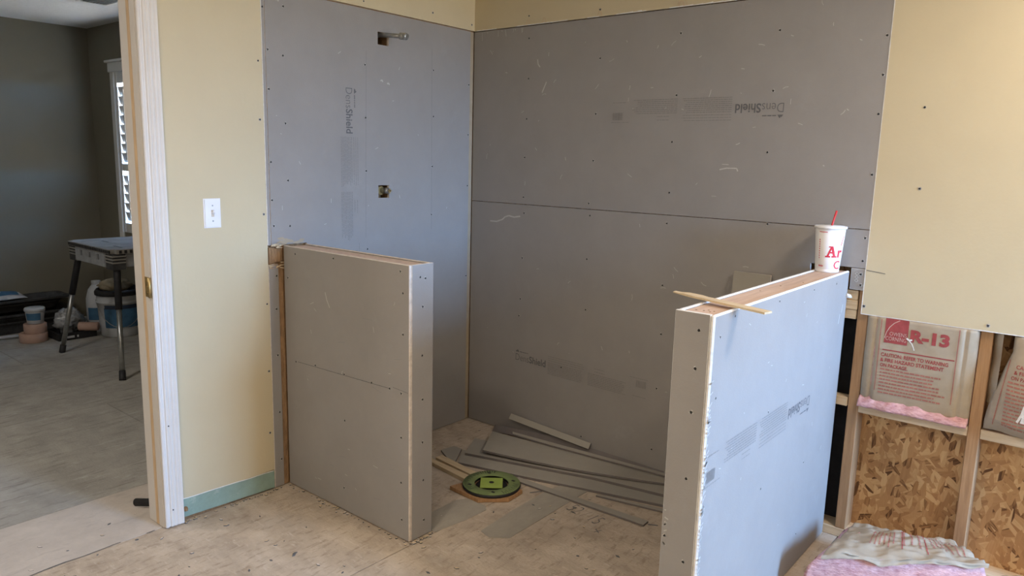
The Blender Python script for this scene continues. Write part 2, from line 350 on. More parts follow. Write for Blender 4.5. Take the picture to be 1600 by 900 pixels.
# grey filler bands trowelled over the joints in the shower
for pts in ([(.80, -1.056), (.823, -.90), (.826, -.775), (.80, -.750), (.70, -.742), (.668, -.80), (.672, -.955), (.70, -1.04)],
            [(.93, -.925), (.99, -.94), (1.05, -.889), (1.047, -.66), (1.042, -.449), (1.043, -.29), (.925, -.30), (.905, -.455), (.91, -.70)]):
    sheet(pts, PATCH, .0022, 'filler_patch')
bm = NB(); F0 = lambda o, r, u: (lambda a, b: (o[0]+r[0]*a+u[0]*b, o[1]+r[1]*a+u[1]*b, .0012))
f = F0((1.075, -.505), (.985, -.17), (.17, .985))
text(bm, '52 / 15', f, 0, .17, -.035, .035, -.02); ribbon(bm, f, [(.20, -.06), (.23, -.075)], .004); ribbon(bm, f, [(.222, -.05), (.212, -.085)], .004)
finish('pencil_note', bm, PENCIL, floor)
bm = NB(); f = F0((0, 0), (1, 0), (0, 1))
for a, b in (((1.40, -.42), (1.435, -.40)), ((.86, -.52), (.89, -.47))): ribbon(bm, f, [a, b], .008)
for (a, b), (c, d) in zip(edge[:-1], edge[1:]):
    if nz(b, 8, 0, 5) > -.15 and b > -2.5: ribbon(bm, lambda u, v: (u, v, .0018), [(a+.002, b), (c+.002, d)], .0035+.004*abs(nz(b, 1, 0, 30)))
rr = random.Random(5)
for i in range(170):                                   # sawdust crumbs and chips
    x, y = rr.uniform(-.3, 1.7), rr.uniform(-2.2, -.05)
    if y > -1.2 and x < .8 and y < -1.03: continue
    s = rr.uniform(.0015, .005); a = rr.random()*PI
    quadslab(bm, [(x+math.cos(a+k*PI/2)*s*(1 if k % 2 else 2.2), y+math.sin(a+k*PI/2)*s*(1 if k % 2 else 2.2)) for k in range(4)], .0, rr.uniform(.002, .004), mi=i % 3)
for i in range(120):                                   # dust line along the feet of the half walls and the green strip
    t = rr.random()
    if i % 3 == 0: x, y = .02+t*.77, Y1-.004-abs(rr.gauss(0, .012))
    elif i % 3 == 1: x, y = .003+abs(rr.gauss(0, .012)), -1.67+t*.45
    else: x, y = X1+.004+abs(rr.gauss(0, .01)), Y1+t*.12
    s = rr.uniform(.002, .007); a = rr.random()*PI
    quadslab(bm, [(x+math.cos(a+k*PI/2)*s, y+math.sin(a+k*PI/2)*s) for k in range(4)], 0, rr.uniform(.002, .006), mi=1 if i % 4 else 2)
o = finish('sawdust', bm, [PENCIL, LATH, GYP], floor); o['kind'] = 'stuff'

# ------------------------------------------------------------------ ceiling
bm = NB(); box(bm, -4.4, 5.85, -4.8, .15, CEIL, CEIL+.1); ceiling = finish('ceiling', bm, CEILM); ceiling['kind'] = 'structure'

for i, (lx, ly, pw) in enumerate(FILL_LAMPS):  # added fixtures that only carry the fill light
    lt = thing('fill_light', ('added round fill light, unseen, over the middle of the bathroom', 'added round fill light, unseen, nearer the window wall', 'added round fill light, unseen, in the far room', 'added round fill light, unseen, behind the camera near the window wall')[i], 'fill light', (lx, ly, CEIL), 'added fill lights')
    bm = NB(); lathe(bm, [(.20, -.001), (.20, -.030), (.185, -.032), (.185, -.012), (.01, -.012)], (lx, ly, CEIL), 32, close=False); finish('fill_light_rim', bm, WHITE, lt)
    l = bpy.data.lights.new('fill_bulb', 'AREA'); l.shape = 'DISK'; l.size = .37; l.energy = pw; l.color = FILL_COL if lx > 0 else (1.0, .95, .90)  # added fill: warm in the bathroom, near neutral in the far room
    lo_ = bpy.data.objects.new('fill_bulb', l); COL.objects.link(lo_); lo_.parent = lt; lo_.location = (0, 0, -.026)

# ------------------------------------------------------------------ left wall (x = 0): framing core, boards, drywall
wl = NB()
WD0, WD1 = DY0+.0182, DY1-.0182
ys = sorted([-4.8, WD1, WD0, -1.2, -.66, -.58, 0, .15]); zs_ = sorted([-.01, 1.26, 1.335, 1.965, 2.03, DH, CEIL])
def core_keep(u, v):
    if WD1 < u < WD0 and v < DH: return False
    if -.66 < u < -.58 and (1.26 < v < 1.335 or 1.965 < v < 2.03): return False
    return True
cells(wl, ys, zs_, core_keep, -.1095, -T, PX)
wall_left = finish('wall_left', wl, RAWWOOD); wall_left['kind'] = 'structure'
bm = NB(); cells(bm, [-4.8, WD1, WD0, SIDEY+.02], [-.01, DH, CEIL], lambda u, v: not (WD1 < u < WD0 and v < DH), -.1222, -.1097, PX); finish('drywall_sheet', bm, [DRY2, DRYC], wall_left)
# painted drywall: beside the door (stops above the green strip) and above the grey boards
bm = NB(); cells(bm, [-4.8, WD1, WD0, YB], [.09, DH, CEIL], lambda u, v: not (WD1 < u < WD0 and v < DH), -T, 0, PX, 0, 1); finish('drywall_sheet', bm, [DRY, DRYC], wall_left)
bm = NB(); cells(bm, [YB, -.0005], [ZT+.006, CEIL], lambda u, v: True, -T, .0008, PX, 0, 1); finish('drywall_sheet', bm, [DRY, DRYC], wall_left)
bm = NB()
us = lin(-1.676, YB-.002, 16)
top = [.097+.006*nz(u, 3, 0, 9) - .012*(u+1.676)/.42 for u in us]; bot = [.020-.014*(u+1.676)/.42+.002*nz(u, 1, 0, 30) for u in us]
for i in range(16):
    for d in (-T, .0004):
        bm.faces.new([bm.verts.new((d, us[k], w[k])) for k, w in ((i, bot), (i+1, bot), (i+1, top), (i, top))])
    bm.faces.new([bm.verts.new((d, us[k], bot[k])) for k, d in ((i, -T), (i+1, -T), (i+1, .0004), (i, .0004))])
finish('bare_drywall_strip', bm, GREEN, wall_left)
bm = NB(); tube(bm, [(-.002, -1.662, .053), (.008, -1.662, .053)], [.011, .009], 8, smooth=False); box(bm, .006, .013, -1.667, -1.657, .047, .059); finish('bolt', bm, RAWWOOD, wall_left)
bm = NB()                                               # torn paint edge above the strip
for i in range(16):
    a, b = us[i], us[i+1]; bm.faces.new([bm.verts.new(p) for p in ((.0006, a, top[i]-.001), (.0006, b, top[i+1]-.001), (.0006, b, top[i+1]+.0025+.002*nz(b, 7, 0, 30)), (.0006, a, top[i]+.0025+.002*nz(a, 7, 0, 30)))])
finish('torn_paper_edge', bm, GYPW, wall_left)
# grey backer boards
ys = sorted([-1.236, -1.062, -.655, -.590, -.030]); zs_ = sorted([0.004, HP+.004, 1.268, 1.328, 1.971, 2.028, ZT])
def bk(u, v):
    if u < -1.062 and v < HP: return False
    if -.655 < u < -.590 and (1.268 < v < 1.328 or 1.971 < v < 2.028): return False
    return True
bm = NB(); cells(bm, ys, zs_, bk, -T, 0, PX, 0, 1); b_left = finish('backer_board', bm, [BOARD, GYP], wall_left)
bm = NB(); board(bm, (-T, YB+.0015, HP+.004), (.0005, -1.2385, ZT), 0, .002); finish('backer_board_strip', bm, [BOARD, GYPW], wall_left)
bm = NB(); board(bm, (-T, YB+.0015, .003), (-.0005, -1.206, 1.0), 0, .002); finish('backer_board_strip', bm, [BOARD, GYP], wall_left)
bm = NB(); box(bm, -T+.001, -.005, -1.2045, Y1+.001, .003, 1.0); finish('exposed_stud_edge', bm, RAWWOOD, wall_left)
# broken-out hole at the head of the half wall
bm = NB(); rr = random.Random(2)
for i in range(14):
    y = rr.uniform(-1.25, -1.185); z = rr.choice([rr.uniform(.985, 1.01), rr.uniform(1.06, 1.085)]); a = rr.uniform(-.5, .5); l = rr.uniform(.008, .022)
    quad = [(.002+rr.random()*.006, y-l, z-.002), (.002, y+l, z-.002+a*l), (.004+rr.random()*.008, y+l, z+.002+a*l), (.003, y-l, z+.003)]
    bm.faces.new([bm.verts.new(q) for q in quad])
finish('torn_board_paper', bm, LATH, wall_left)
bm = NB(); rr = random.Random(17)
for i in range(26):                                     # smeared filler above the head of the half wall
    y, z = rr.uniform(-1.20, -1.08), 1.086+abs(rr.gauss(0, .010)); r_ = rr.uniform(.004, .012)
    bm.faces.new([bm.verts.new((.0006+.0001*i, y+r_*1.6*math.cos(a)*rr.uniform(.6, 1.2), z+r_*.6*math.sin(a)*rr.uniform(.6, 1.2))) for a in lin(0, 2*PI, 7)[:-1]])
finish('filler_smear', bm, PAPER, wall_left)['kind'] = 'stuff'
bm = NB()
for i in range(5):
    y0 = -1.25+i*.0135; box(bm, -T+.0005, -T+.004+rr.random()*.009, y0, y0+.0125, 1.004+rr.random()*.012, 1.066+rr.random()*.012)
finish('splintered_wood', bm, RAWWOOD, wall_left)
bm = NB(); box(bm, -T+.001, -.006, -.0285, -.0005, .004, ZT); finish('corner_stud_edge', bm, PAPER, wall_left)
SC_LEFT = [(-1.247,2.038),(-1.151,2.055),(-1.228,1.877),(-1.158,1.861),(-1.228,1.722),(-1.154,1.589),(-1.228,1.429),(-1.149,1.353),(-0.731,1.872),(-0.73,1.637),(-0.729,1.395),(-0.299,1.893),(-0.297,1.668),(-0.303,1.42),(-0.306,1.176),(-0.725,1.029),(-1.228,1.272),(-1.223,1.164),(-1.145,1.16),(-.04,1.846),(-.04,1.588),(-.04,1.32),(-.04,.83)]
screws(SC_LEFT, PX, .0007, wall_left, 1)
screws([(-1.217,0.951),(-1.222,0.808),(-1.222,0.604),(-1.221,0.346),(-1.219,0.128)], PX, .0003, wall_left, 1)
screws([(-1.273,1.828),(-1.273,1.598),(-1.269,1.215),(-1.267,0.836),(-1.268,0.542),(-1.272,0.265),(-0.736,2.146),(-0.306,2.165),(-0.024,2.15)], PX, .0015, wall_left, 1, .0035)
bm = NB(); fx = lambda y, z: (.0004, y, z)
ribbon(bm, fx, [(-.723, 1.932), (-.729, 1.5), (-.733, 1.085)], .0022); ribbon(bm, fx, [(-.309, 2.0), (-.305, 1.1)], .0026); finish('pencil_lines', bm, FAINT, wall_left)
dens_print('printed_mark', lambda u, v: (.0006, -.841+v, 1.762-u), wall_left, rng=2)
bm = NB(); rr = random.Random(9)
for i in range(14):
    y, z = rr.uniform(-1.2, -.06), rr.uniform(1.15, 2.08); a = rr.random()*PI; l = rr.uniform(.004, .02)
    ribbon(bm, lambda p, q: (.0005, p, q), [(y, z), (y+l*math.cos(a), z+l*math.sin(a))], .0022)
for y, z in ((-1.186, 2.075), (-1.11, 2.10), (-.64, 1.81), (-.60, 1.80)): ribbon(bm, lambda p, q: (.0005, p, q), [(y, z), (y+.010, z+.004), (y+.014, z-.004)], .006)
finish('scratches', bm, SCUFF, wall_left)

# ------------------------------------------------------------------ back wall (y = 0): sheathing, studs, boards
bm = NB(); box(bm, -.13, 5.85, .1016, .15, -.01, CEIL); wall_back = finish('wall_back', bm, OSBM); wall_back['kind'] = 'structure'
def lumber(name, x0, x1, y0, y1, z0, z1, m=PINE, par=wall_back, bev=.002):
    b = NB(); box(b, x0, x1, y0, y1, z0, z1, bev=bev); return finish(name, b, m, par)
E = T+.0003
XS = (2.0052, 2.4116, 2.818, 3.2244, 3.6308, 4.0372)
for x in XS: lumber('stud', x, x+.0381, E, .1014, .0385, 2.43)
for x in (1.35, .95, .54, .13): lumber('stud', x, x+.0381, E, .1014, .0385, 2.43)
for a, b in ((2.0440, 2.4108), (2.4505, 2.8172), (2.857, 3.2236)): lumber('fire_block', a, b, E, .1014, .5305, .5665, PINEH)
lumber('bottom_plate', 1.40, 5.69, E, .1014, 0.0005, .038, PINEH)
for i, z in enumerate((.893, .9305, .968)): lumber('nailing_block', 1.905, 2.0035-.003*(i == 0)-.0015*i, E-.004*(i % 2), .06, z, z+.0365, PINEH)
lumber('nailing_block', 1.905, 2.002, E, .06, .545, .581, PINEH)
bm = NB(); box(bm, 1.80, 2.0045, .096, .101, .04, .89); finish('felt_paper', bm, BLACK, wall_back)
bm = NB(); cells(bm, [-.0, XR-.0015], [ZS+.0015, ZT], lambda u, v: True, 0, T, PY, 0, 1); finish('backer_board', bm, [BOARD, GYP], wall_back)
us = [0, X2A-.035, X2A-.003, X2B+.003, XR-.0015]; vs = [.004, 1.008, HP+.014, ZS-.0015]
bm = NB(); cells(bm, us, vs, lambda u, v: v > HP+.014 or (u < X2A-.035) or (u < X2A-.003 and v < 1.008) or (u > X2B+.003 and v > HP), 0, T, PY, 0, 1); finish('backer_board', bm, [BOARD, GYP], wall_back)
bm = NB(); board(bm, (X2B+.004, .0015, 1.009), (XR-.002, T, HP+.011), 1, .0015); finish('backer_board_strip', bm, [BOARD, GYPW], wall_back)
bm = NB(); cells(bm, [XR, 5.7], [ZD, CEIL], lambda u, v: True, -.0004, T, PY, 0, 1); finish('drywall_sheet', bm, [DRY, DRYC], wall_back)
bm = NB(); cells(bm, [0, XR], [ZT+.005, CEIL], lambda u, v: True, -.0010, T, PY, 0, 1); finish('drywall_sheet', bm, [DRY, DRYC], wall_back)
# ragged paper rims where the drywall was cut
bm = NB(); rr = random.Random(4)
zl = lin(ZD, CEIL, 60)
for a, b in zip(zl[:-1], zl[1:]):
    w = .0015+.003*abs(nz(a, 2, 0, 14)); bm.faces.new([bm.verts.new(p) for p in ((XR-.001, -.0012, a), (XR+w, -.0014, a), (XR+.0015+.003*abs(nz(b, 2, 0, 14)), -.0014, b), (XR-.001, -.0012, b))])
xl = lin(0.02, XR, 90)
for a, b in zip(xl[:-1], xl[1:]):
    if nz(a, 5, 0, 7) > -.05: w = .002+.005*abs(nz(a, 9, 0, 21)); bm.faces.new([bm.verts.new(p) for p in ((a, -.0018, ZT+.004), (b, -.0018, ZT+.004), (b, -.002, ZT+.006+w), (a, -.002, ZT+.006+w*.6))])
xl = lin(XR, 5.6, 130)
for a, b in zip(xl[:-1], xl[1:]):
    w = .002+.004*abs(nz(a, 9, 0, 11)); bm.faces.new([bm.verts.new(p) for p in ((a, -.0012, ZD-.0005), (b, -.0012, ZD-.0005), (b, -.0012, ZD+w), (a, -.0012, ZD+w))])
finish('ragged_paper_edge', bm, GYPW, wall_back)
# nicks along the top of the boards
bm = NB()
for x in (.36, .78, 1.19, .46): ribbon(bm, lambda u, v: (u, -.0022, v), [(x-.014, ZT+.008), (x-.006, ZT+.03), (x+.004, ZT+.026), (x+.010, ZT+.008)], .006)
ribbon(bm, lambda u, v: (u, -.0022, v), [(1.17, ZT+.01), (1.18, ZT+.04), (1.20, ZT+.04), (1.215, ZT+.008)], .005)
finish('torn_paper', bm, LATH, wall_back)
SC_BACK = [(0.367,2.057),(0.79,1.935),(1.193,2.012),(0.371,1.864),(1.19,1.756),(0.779,1.685),(0.366,1.668),(0.36,1.477),(0.776,1.469),(1.182,1.558),(0.359,1.276),(0.761,1.267),(1.184,1.338),(1.618,1.988),(1.611,1.759),(1.608,1.519),(2.008,1.937),(2.008,1.8),(2.007,1.662),(2.007,1.443),(0.366,1.195),(0.771,1.209),(1.181,1.202),(0.362,0.962),(0.764,0.998),(1.178,0.922),(0.357,0.745),(0.769,0.748),(1.186,0.697),(0.351,0.654),(0.775,0.096),(1.173,0.139),(1.18,0.438),(0.636,0.429),(1.633,1.233),(2.007,1.208),(2.007,1.121),(2.005,1.07),(2.008,1.029)]
screws(SC_BACK, PY, -.0003, wall_back)
screws([(2.156,1.682),(2.17,1.399),(2.431,0.941),(0.364,2.163),(0.779,2.15),(2.0285,0.951)], PY, -.0018, wall_back, -1, .0038)
dens_print('printed_mark', lambda u, v: (1.659-u, -.0006, 1.712-v), wall_back, rng=5)
dens_print('printed_mark', lambda u, v: (.336+u, -.0006, .412+v-.02*u), wall_back, rng=6)
bm = NB(); fy = lambda x, z: (x, -.0005, z)
ribbon(bm, fy, [(.424, 1.953), (.428, 1.93), (.441, 1.915)], .006); ribbon(bm, fy, [(.483, 1.843), (.458, 1.793)], .006)
ribbon(bm, fy, [(.135, 1.139), (.18, 1.139), (.22, 1.152), (.24, 1.168), (.264, 1.175), (.30, 1.170), (.341, 1.177)], .007)
ribbon(bm, fy, [(1.41, 1.445), (1.44, 1.452), (1.485, 1.452), (1.49, 1.44)], .005)
rr = random.Random(11)
for i in range(70):
    x, z = rr.uniform(.1, 1.98), rr.uniform(1.3, 2.08)
    if rr.random() < .25: z = rr.uniform(.4, 1.2)
    a = rr.random()*PI; l = rr.uniform(.004, .03); b = rr.uniform(-.3, .3)
    ribbon(bm, fy, [(x, z), (x+l*.5*math.cos(a), z+l*.5*math.sin(a)), (x+l*math.cos(a+b), z+l*math.sin(a+b))], rr.uniform(.0015, .003))
for i in range(9):
    x = .03+rr.random()*.32; ribbon(bm, fy, [(x, ZT-.004), (x+rr.uniform(-.006, .006), ZT-.012-rr.random()**2*.06)], rr.uniform(.0015, .0035))
finish('scratches', bm, SCUFF, wall_back)
bm = NB(); ribbon(bm, lambda x, z: (x, -.002, z), [(XR+.004, 1.088), (2.09, 1.082)], .0022); finish('pencil_line', bm, PENCIL, wall_back)
bm = NB()
for z in (1.045, 1.058, 1.071): ribbon(bm, lambda x, q: (x, -.0003, q), [(1.985, z), (1.992, z+.006), (1.998, z), (1.992, z-.006), (1.985, z)], .0022)
finish('scribble', bm, SCUFF, wall_back)

# ------------------------------------------------------------------ other walls of the bathroom and the room beyond the door
bm = NB(); cells(bm, [-4.8, WIN[0], WIN[1], .15], [-.01, WIN[2], WIN[3], CEIL], lambda u, v: not (WIN[0] < u < WIN[1] and WIN[2] < v < WIN[3]), WX, WX+.15, PX); w = finish('wall_right', bm, DRY); w['kind'] = 'structure'
bm = NB(); box(bm, -4.4, 5.85, -4.8, -4.65, -.01, CEIL); w = finish('wall_rear', bm, DRY); w['kind'] = 'structure'
bm = NB(); box(bm, -4.4, FARX, -4.65, .15, -.01, CEIL); w = finish('wall_far', bm, DRY2); w['kind'] = 'structure'
SW = (-3.755, -2.795, .78, 2.085)
bm = NB(); cells(bm, [FARX, SW[0], SW[1], -.1225], [-.01, SW[2], SW[3], CEIL], lambda u, v: not (SW[0] < u < SW[1] and SW[2] < v < SW[3]), SIDEY, SIDEY+.12, PY); w = finish('wall_side', bm, DRY2); w['kind'] = 'structure'
# bathroom window frame (daylight source, out of view)
win = struct('window_2', (WX, WIN[0], WIN[2]))
for a in ((WIN[0], WIN[0]+.05, WIN[2], WIN[3]), (WIN[1]-.05, WIN[1], WIN[2], WIN[3]), (WIN[0]+.05, WIN[1]-.05, WIN[2], WIN[2]+.05), (WIN[0]+.05, WIN[1]-.05, WIN[3]-.05, WIN[3]), (-.55, -.51, WIN[2]+.05, WIN[3]-.05)):
    bm = NB(); box(bm, WX+.06, WX+.11, a[0], a[1], a[2], a[3]); finish('frame_bar', bm, WHITE, win)
# shuttered window of the far room
wn = struct('window_1', (SW[0], SIDEY, SW[2]))
for n_, b_ in (('casing', (SW[0]-.06, SW[0]+.004, SIDEY-.02, SIDEY, SW[2]-.06, SW[3]+.0)), ('casing', (SW[1]-.004, SW[1]+.06, SIDEY-.02, SIDEY, SW[2]-.06, SW[3])),
               ('header', (SW[0]-.075, SW[1]+.075, SIDEY-.028, SIDEY, SW[3], SW[3]+.075)), ('sill', (SW[0]-.07, SW[1]+.07, SIDEY-.04, SIDEY, SW[2]-.09, SW[2]-.06)),
               ('crown', (SW[0]-.095, SW[1]+.095, SIDEY-.045, SIDEY, SW[3]+.075, SW[3]+.095))):
    bm = NB(); box(bm, *b_, bev=.004); finish(n_, bm, SHUT, wn)
for k in range(2):
    a = SW[0]+.006+k*.476; b = a+.470
    for n_, b_ in (('stile', (a, a+.046, SIDEY-.012, SIDEY+.016, SW[2], SW[3])), ('stile', (b-.05, b, SIDEY-.012, SIDEY+.016, SW[2], SW[3])),
                   ('rail', (a+.05, b-.05, SIDEY-.012, SIDEY+.016, SW[2], SW[2]+.08)), ('rail', (a+.05, b-.05, SIDEY-.012, SIDEY+.016, SW[3]-.09, SW[3])), ('rail', (a+.05, b-.05, SIDEY-.012, SIDEY+.016, 1.29, 1.35))):
        bm = NB(); box(bm, *b_, bev=.003); finish(n_, bm, SHUT, wn)
    zz = [1.40+i*.0755 for i in range(8)] + [.915+i*.0755 for i in range(5)]
    for z in zz:
        bm = NB(); b2 = NB(); box(b2, a+.051, b-.051, -.040, .040, -.005, .005, bev=.003); merge(bm, b2, Matrix.Translation((0, SIDEY+.002, z)) @ Matrix.Rotation(-1.33, 4, 'X')); finish('louver', bm, SHUT, wn)
    bm = NB(); box(bm, a+.225, a+.240, SIDEY-.052, SIDEY-.040, .90, 1.26); box(bm, a+.225, a+.240, SIDEY-.052, SIDEY-.040, 1.38, 1.94); finish('tilt_rod', bm, SHUT, wn)

# ------------------------------------------------------------------ door frame
door = struct('door_1', (0, DY0, 0))
def casing(y_in, sgn, z1):
    prof = [(0, 0), (0, .011), (.004, .014), (.010, .014), (.013, .0105), (.018, .0105), (.021, .015), (.026, .0165), (.031, .014), (.035, .0165), (.041, .0165), (.045, .014), (.049, .017), (.055, .018), (.059, .0165), (.063, .0185), (.070, .0185), (.070, 0)]
    bm = NB(); lo = [bm.verts.new((.0008+d, y_in+sgn*a, .006)) for a, d in prof]; hi = [bm.verts.new((.0008+d, y_in+sgn*a, z1)) for a, d in prof]
    for i in range(len(prof)-1): bm.faces.new([lo[i], lo[i+1], hi[i+1], hi[i]])
    bm.faces.new(lo); bm.faces.new(hi[::-1]); return finish('fluted_casing', bm, WHITE, door)
casing(DY0+.002, 1, DH+.06); casing(DY1-.002, -1, DH+.06)
bm = NB(); box(bm, .001, .019, DY1, DY0, DH-.004, DH+.066, bev=.003); finish('head_casing', bm, WHITE, door)
for y0, y1 in ((DY0, DY0+.0178), (DY1-.0178, DY1)):
    bm = NB(); box(bm, -.1225, .0005, y0, y1, .004, DH-.001); finish('jamb', bm, WHITE, door)
bm = NB(); box(bm, -.1225, .0005, DY1+.0005, DY0-.0005, DH-.020, DH-.001); finish('jamb_head', bm, WHITE, door)
bm = NB(); box(bm, -.061, -.040, DY0-.0012, DY0-.0002, .005, DH-.022); finish('bare_wood_strip', bm, ORANGE, door)
bm = NB(); box(bm, -.036, -.002, DY0-.0023, DY0-.0002, .925, 1.0); tube(bm, [(.006, DY0-.005, .925), (.006, DY0-.005, 1.0)], .006, 8)
for z in (.94, .963, .985): tube(bm, [(-.02, DY0-.0024, z), (-.02, DY0-.004, z)], .004, 8)
finish('hinge', bm, BRASS, door)
bm = NB()
for z in (.075, .42): tube(bm, [(.0170, DY0+.03, z), (.0195, DY0+.03, z)], .0026, 6)
finish('nail_heads', bm, SCREW, door)

# ------------------------------------------------------------------ light switch
sw = thing('light_switch', 'white plastic toggle light switch plate on the tan wall beside the door casing', 'light switch', (.0005, -1.4945, 1.228))
bm = NB(); b2 = NB(); box(b2, .0005, .0065, -1.5295, -1.4595, 1.171, 1.285); bmesh.ops.bevel(b2, geom=[e for e in b2.edges if all(v.co.x > .005 for v in e.verts)], offset=.004, segments=2, affect='EDGES'); merge(bm, b2); finish('plate', bm, PLATE, sw)
bm = NB(); box(bm, .0066, .0072, -1.5005, -1.4885, 1.2145, 1.2415); finish('toggle_slot', bm, IVORY, sw)
bm = NB(); b2 = NB(); box(b2, -.004, .012, -.0038, .0038, -.0055, .0055, bev=.0015); merge(bm, b2, Matrix.Translation((.0085, -1.4945, 1.230)) @ Matrix.Rotation(-.5, 4, 'Y')); finish('toggle', bm, PLATE, sw)
for z in (1.198, 1.258):
    bm = NB(); tube(bm, [(.0066, -1.4945, z), (.0078, -1.4945, z)], .0032, 8); finish('plate_screw', bm, STEEL, sw)

# ------------------------------------------------------------------ shower pipe stub and mixing valve in the left wall
p = thing('shower_arm_stub', 'galvanised shower pipe stub with coupling sticking out of hole in grey board', 'pipe', (-.03, -.625, 2.02))
bm = NB(); tube(bm, [(-.055, -.632, 1.93), (-.055, -.632, 2.005), (-.045, -.628, 2.016), (-.02, -.624, 2.018), (.045, -.612, 2.012), (.098, -.602, 2.006)], .0105, 12); finish('pipe', bm, STEEL, p)
bm = NB(); d = Vector((.053, .010, -.006)).normalized(); a = Vector((.092, -.603, 2.007))
tube(bm, [a, a+d*.004, a+d*.018, a+d*.022, a+d*.026, a+d*.040, a+d*.043], [.011, .016, .016, .013, .016, .016, .012], 12, smooth=False); finish('coupling', bm, STEEL, p)
bm = NB(); tube(bm, [(-.055, -.632, 1.985), (-.055, -.632, 2.02)], .017, 10); finish('elbow', bm, COPPER, p)
v = thing('shower_valve', 'brass shower valve body recessed in square hole of grey board', 'valve', (-.05, -.622, 1.27))
bm = NB(); tube(bm, [(-.085, -.622, 1.302), (-.02, -.622, 1.302)], .021, 12); tube(bm, [(-.06, -.622, 1.26), (-.06, -.622, 1.335)], .013, 10); finish('body', bm, BRASS, v)
bm = NB(); tube(bm, [(-.02, -.612, 1.302), (.004, -.608, 1.302), (.018, -.606, 1.302)], [.016, .014, .012], 12); finish('stem_sleeve', bm, STEEL, v)
bm = NB()
for a in (0, PI/2): 
    b2 = NB(); box(b2, -.003, .003, -.010, .010, -.0028, .0028); merge(bm, b2, Matrix.Translation((.024, -.606, 1.302)) @ Matrix.Rotation(a, 4, 'X'))
finish('cross_stem', bm, BRASS, v)
bm = NB(); tube(bm, [(-.06, -.640, 1.20), (-.06, -.640, 1.30)], .009, 10); tube(bm, [(-.06, -.603, 1.20), (-.06, -.603, 1.29)], .009, 10); finish('riser_pipe', bm, COPPER, v)

# ------------------------------------------------------------------ half walls
hw = thing('half_wall', 'narrow grey half wall standing against left wall with dark shaded face', 'half wall', (.4, Y1+T1/2, 0))
YF, YK = Y1, Y1+T1
bm = NB(); board(bm, (.003, YF, .005), (X1-.0005, YF+T, HP), 1, .0022); finish('front_board', bm, [BOARD, GYP], hw)
bm = NB(); board(bm, (.003, YK-T, .005), (X1-T-.0005, YK, HP), 1, .0022); finish('rear_board', bm, [BOARD, GYP], hw)
bm = NB(); board(bm, (X1-T, YF+T+.0004, .005), (X1, YK, HP), 0, .0009); finish('end_board', bm, [BOARD, GYP], hw)
bm = NB(); box(bm, .003, X1-T-.001, YF+T+.0008, YK-T-.0008, 1.036, 1.0735, bev=.001); finish('top_plate', bm, TOPW, hw)
for x in (.004, .36, X1-T-.040):
    bm = NB(); box(bm, x, x+.038, YF+T+.001, YK-T-.001, .039, 1.0355); finish('stud', bm, PINE, hw)
bm = NB(); box(bm, .003, X1-T-.001, YF+T+.001, YK-T-.001, .001, .0385); finish('bottom_plate', bm, PINEH, hw)
screws([(0.089,1.051),(0.348,1.059),(0.743,1.053),(0.757,0.974),(0.757,0.819),(0.031,0.943),(0.076,0.582),(0.214,0.593),(0.407,0.594),(0.577,0.596),(0.682,0.596),(0.747,0.591),(0.407,0.399),(0.747,0.417),(0.396,0.104),(0.747,0.236),(0.75,0.085)], PY, YF-.0003, hw)
screws([(-1.129,1.032),(-1.103,1.025),(-1.116,0.92),(-1.118,0.734),(-1.115,0.562),(-1.114,0.391),(-1.109,0.236),(-1.105,0.07)], PX, X1+.0003, hw, 1)
bm = NB(); ribbon(bm, lambda x, z: (x, YF-.0005, z), [(.09, .584), (.68, .596)], .0022); ribbon(bm, lambda x, z: (x, YF-.0005, z), [(.70, .605), (.785, .600)], .0015); finish('pencil_line', bm, PENCIL, hw)
bm = NB(); rr = random.Random(21)
ribbon(bm, lambda x, z: (x, YF-.0005, z), [(.29, .915), (.30, .885), (.318, .855)], .004)
for i in range(14):
    x, z = rr.uniform(.08, .76), rr.uniform(.05, 1.03); a = rr.random()*PI; l = rr.uniform(.006, .03)
    ribbon(bm, lambda u, q: (u, YF-.0005, q), [(x, z), (x+l*math.cos(a), z+l*math.sin(a))], .0018)
finish('scratches', bm, SCUFF, hw)
bm = NB(); rr = random.Random(22)
for i in range(9):
    x, z = rr.uniform(.2, .74), rr.uniform(.08, .9); a = rr.uniform(-.4, .2); l = rr.uniform(.02, .06); ribbon(bm, lambda u, q: (u, YF-.0005, q), [(x, z), (x+l*math.cos(a), z+l*math.sin(a))], .0016)
finish('dark_scrapes', bm, FAINT2, hw)

h2 = thing('half_wall', 'brightly lit half wall in front of the bare studs with a cup on top', 'half wall', ((X2A+X2B)/2, Y2/2, 0))
bm = NB(); board(bm, (X2B-T, Y2, .005), (X2B, .0005-.002, HP), 0, .0045); finish('window_side_board', bm, [BOARD, GYPW], h2)
bm = NB(); board(bm, (X2A, Y2+T+.0004, .005), (X2A+T, -.0015, HP), 0, .003); finish('shower_side_board', bm, [BOARD, GYPW], h2)
bm = NB(); board(bm, (X2A, Y2, .005), (X2B-T-.0004, Y2+T, HP), 1, .0009); finish('end_board', bm, [BOARD, GYPW], h2)
bm = NB(); box(bm, X2A+T+.0008, X2B-T-.0008, Y2+T+.001, .011, 1.038, 1.0755, bev=.001); finish('top_plate', bm, TOPW2, h2)
for y in (Y2+T+.002, -.62, -.045):
    bm = NB(); box(bm, X2A+T+.001, X2B-T-.001, y, y+.038, .039, 1.0375); finish('stud', bm, PINE, h2)
bm = NB(); box(bm, X2A+T+.001, X2B-T-.001, Y2+T+.001, -.002, .001, .0385); finish('bottom_plate', bm, PINEH, h2)
screws([(1.923,1.034),(1.92,0.929),(1.917,0.807),(1.916,0.617),(1.924,0.373)], PY, Y2-.0003, h2)
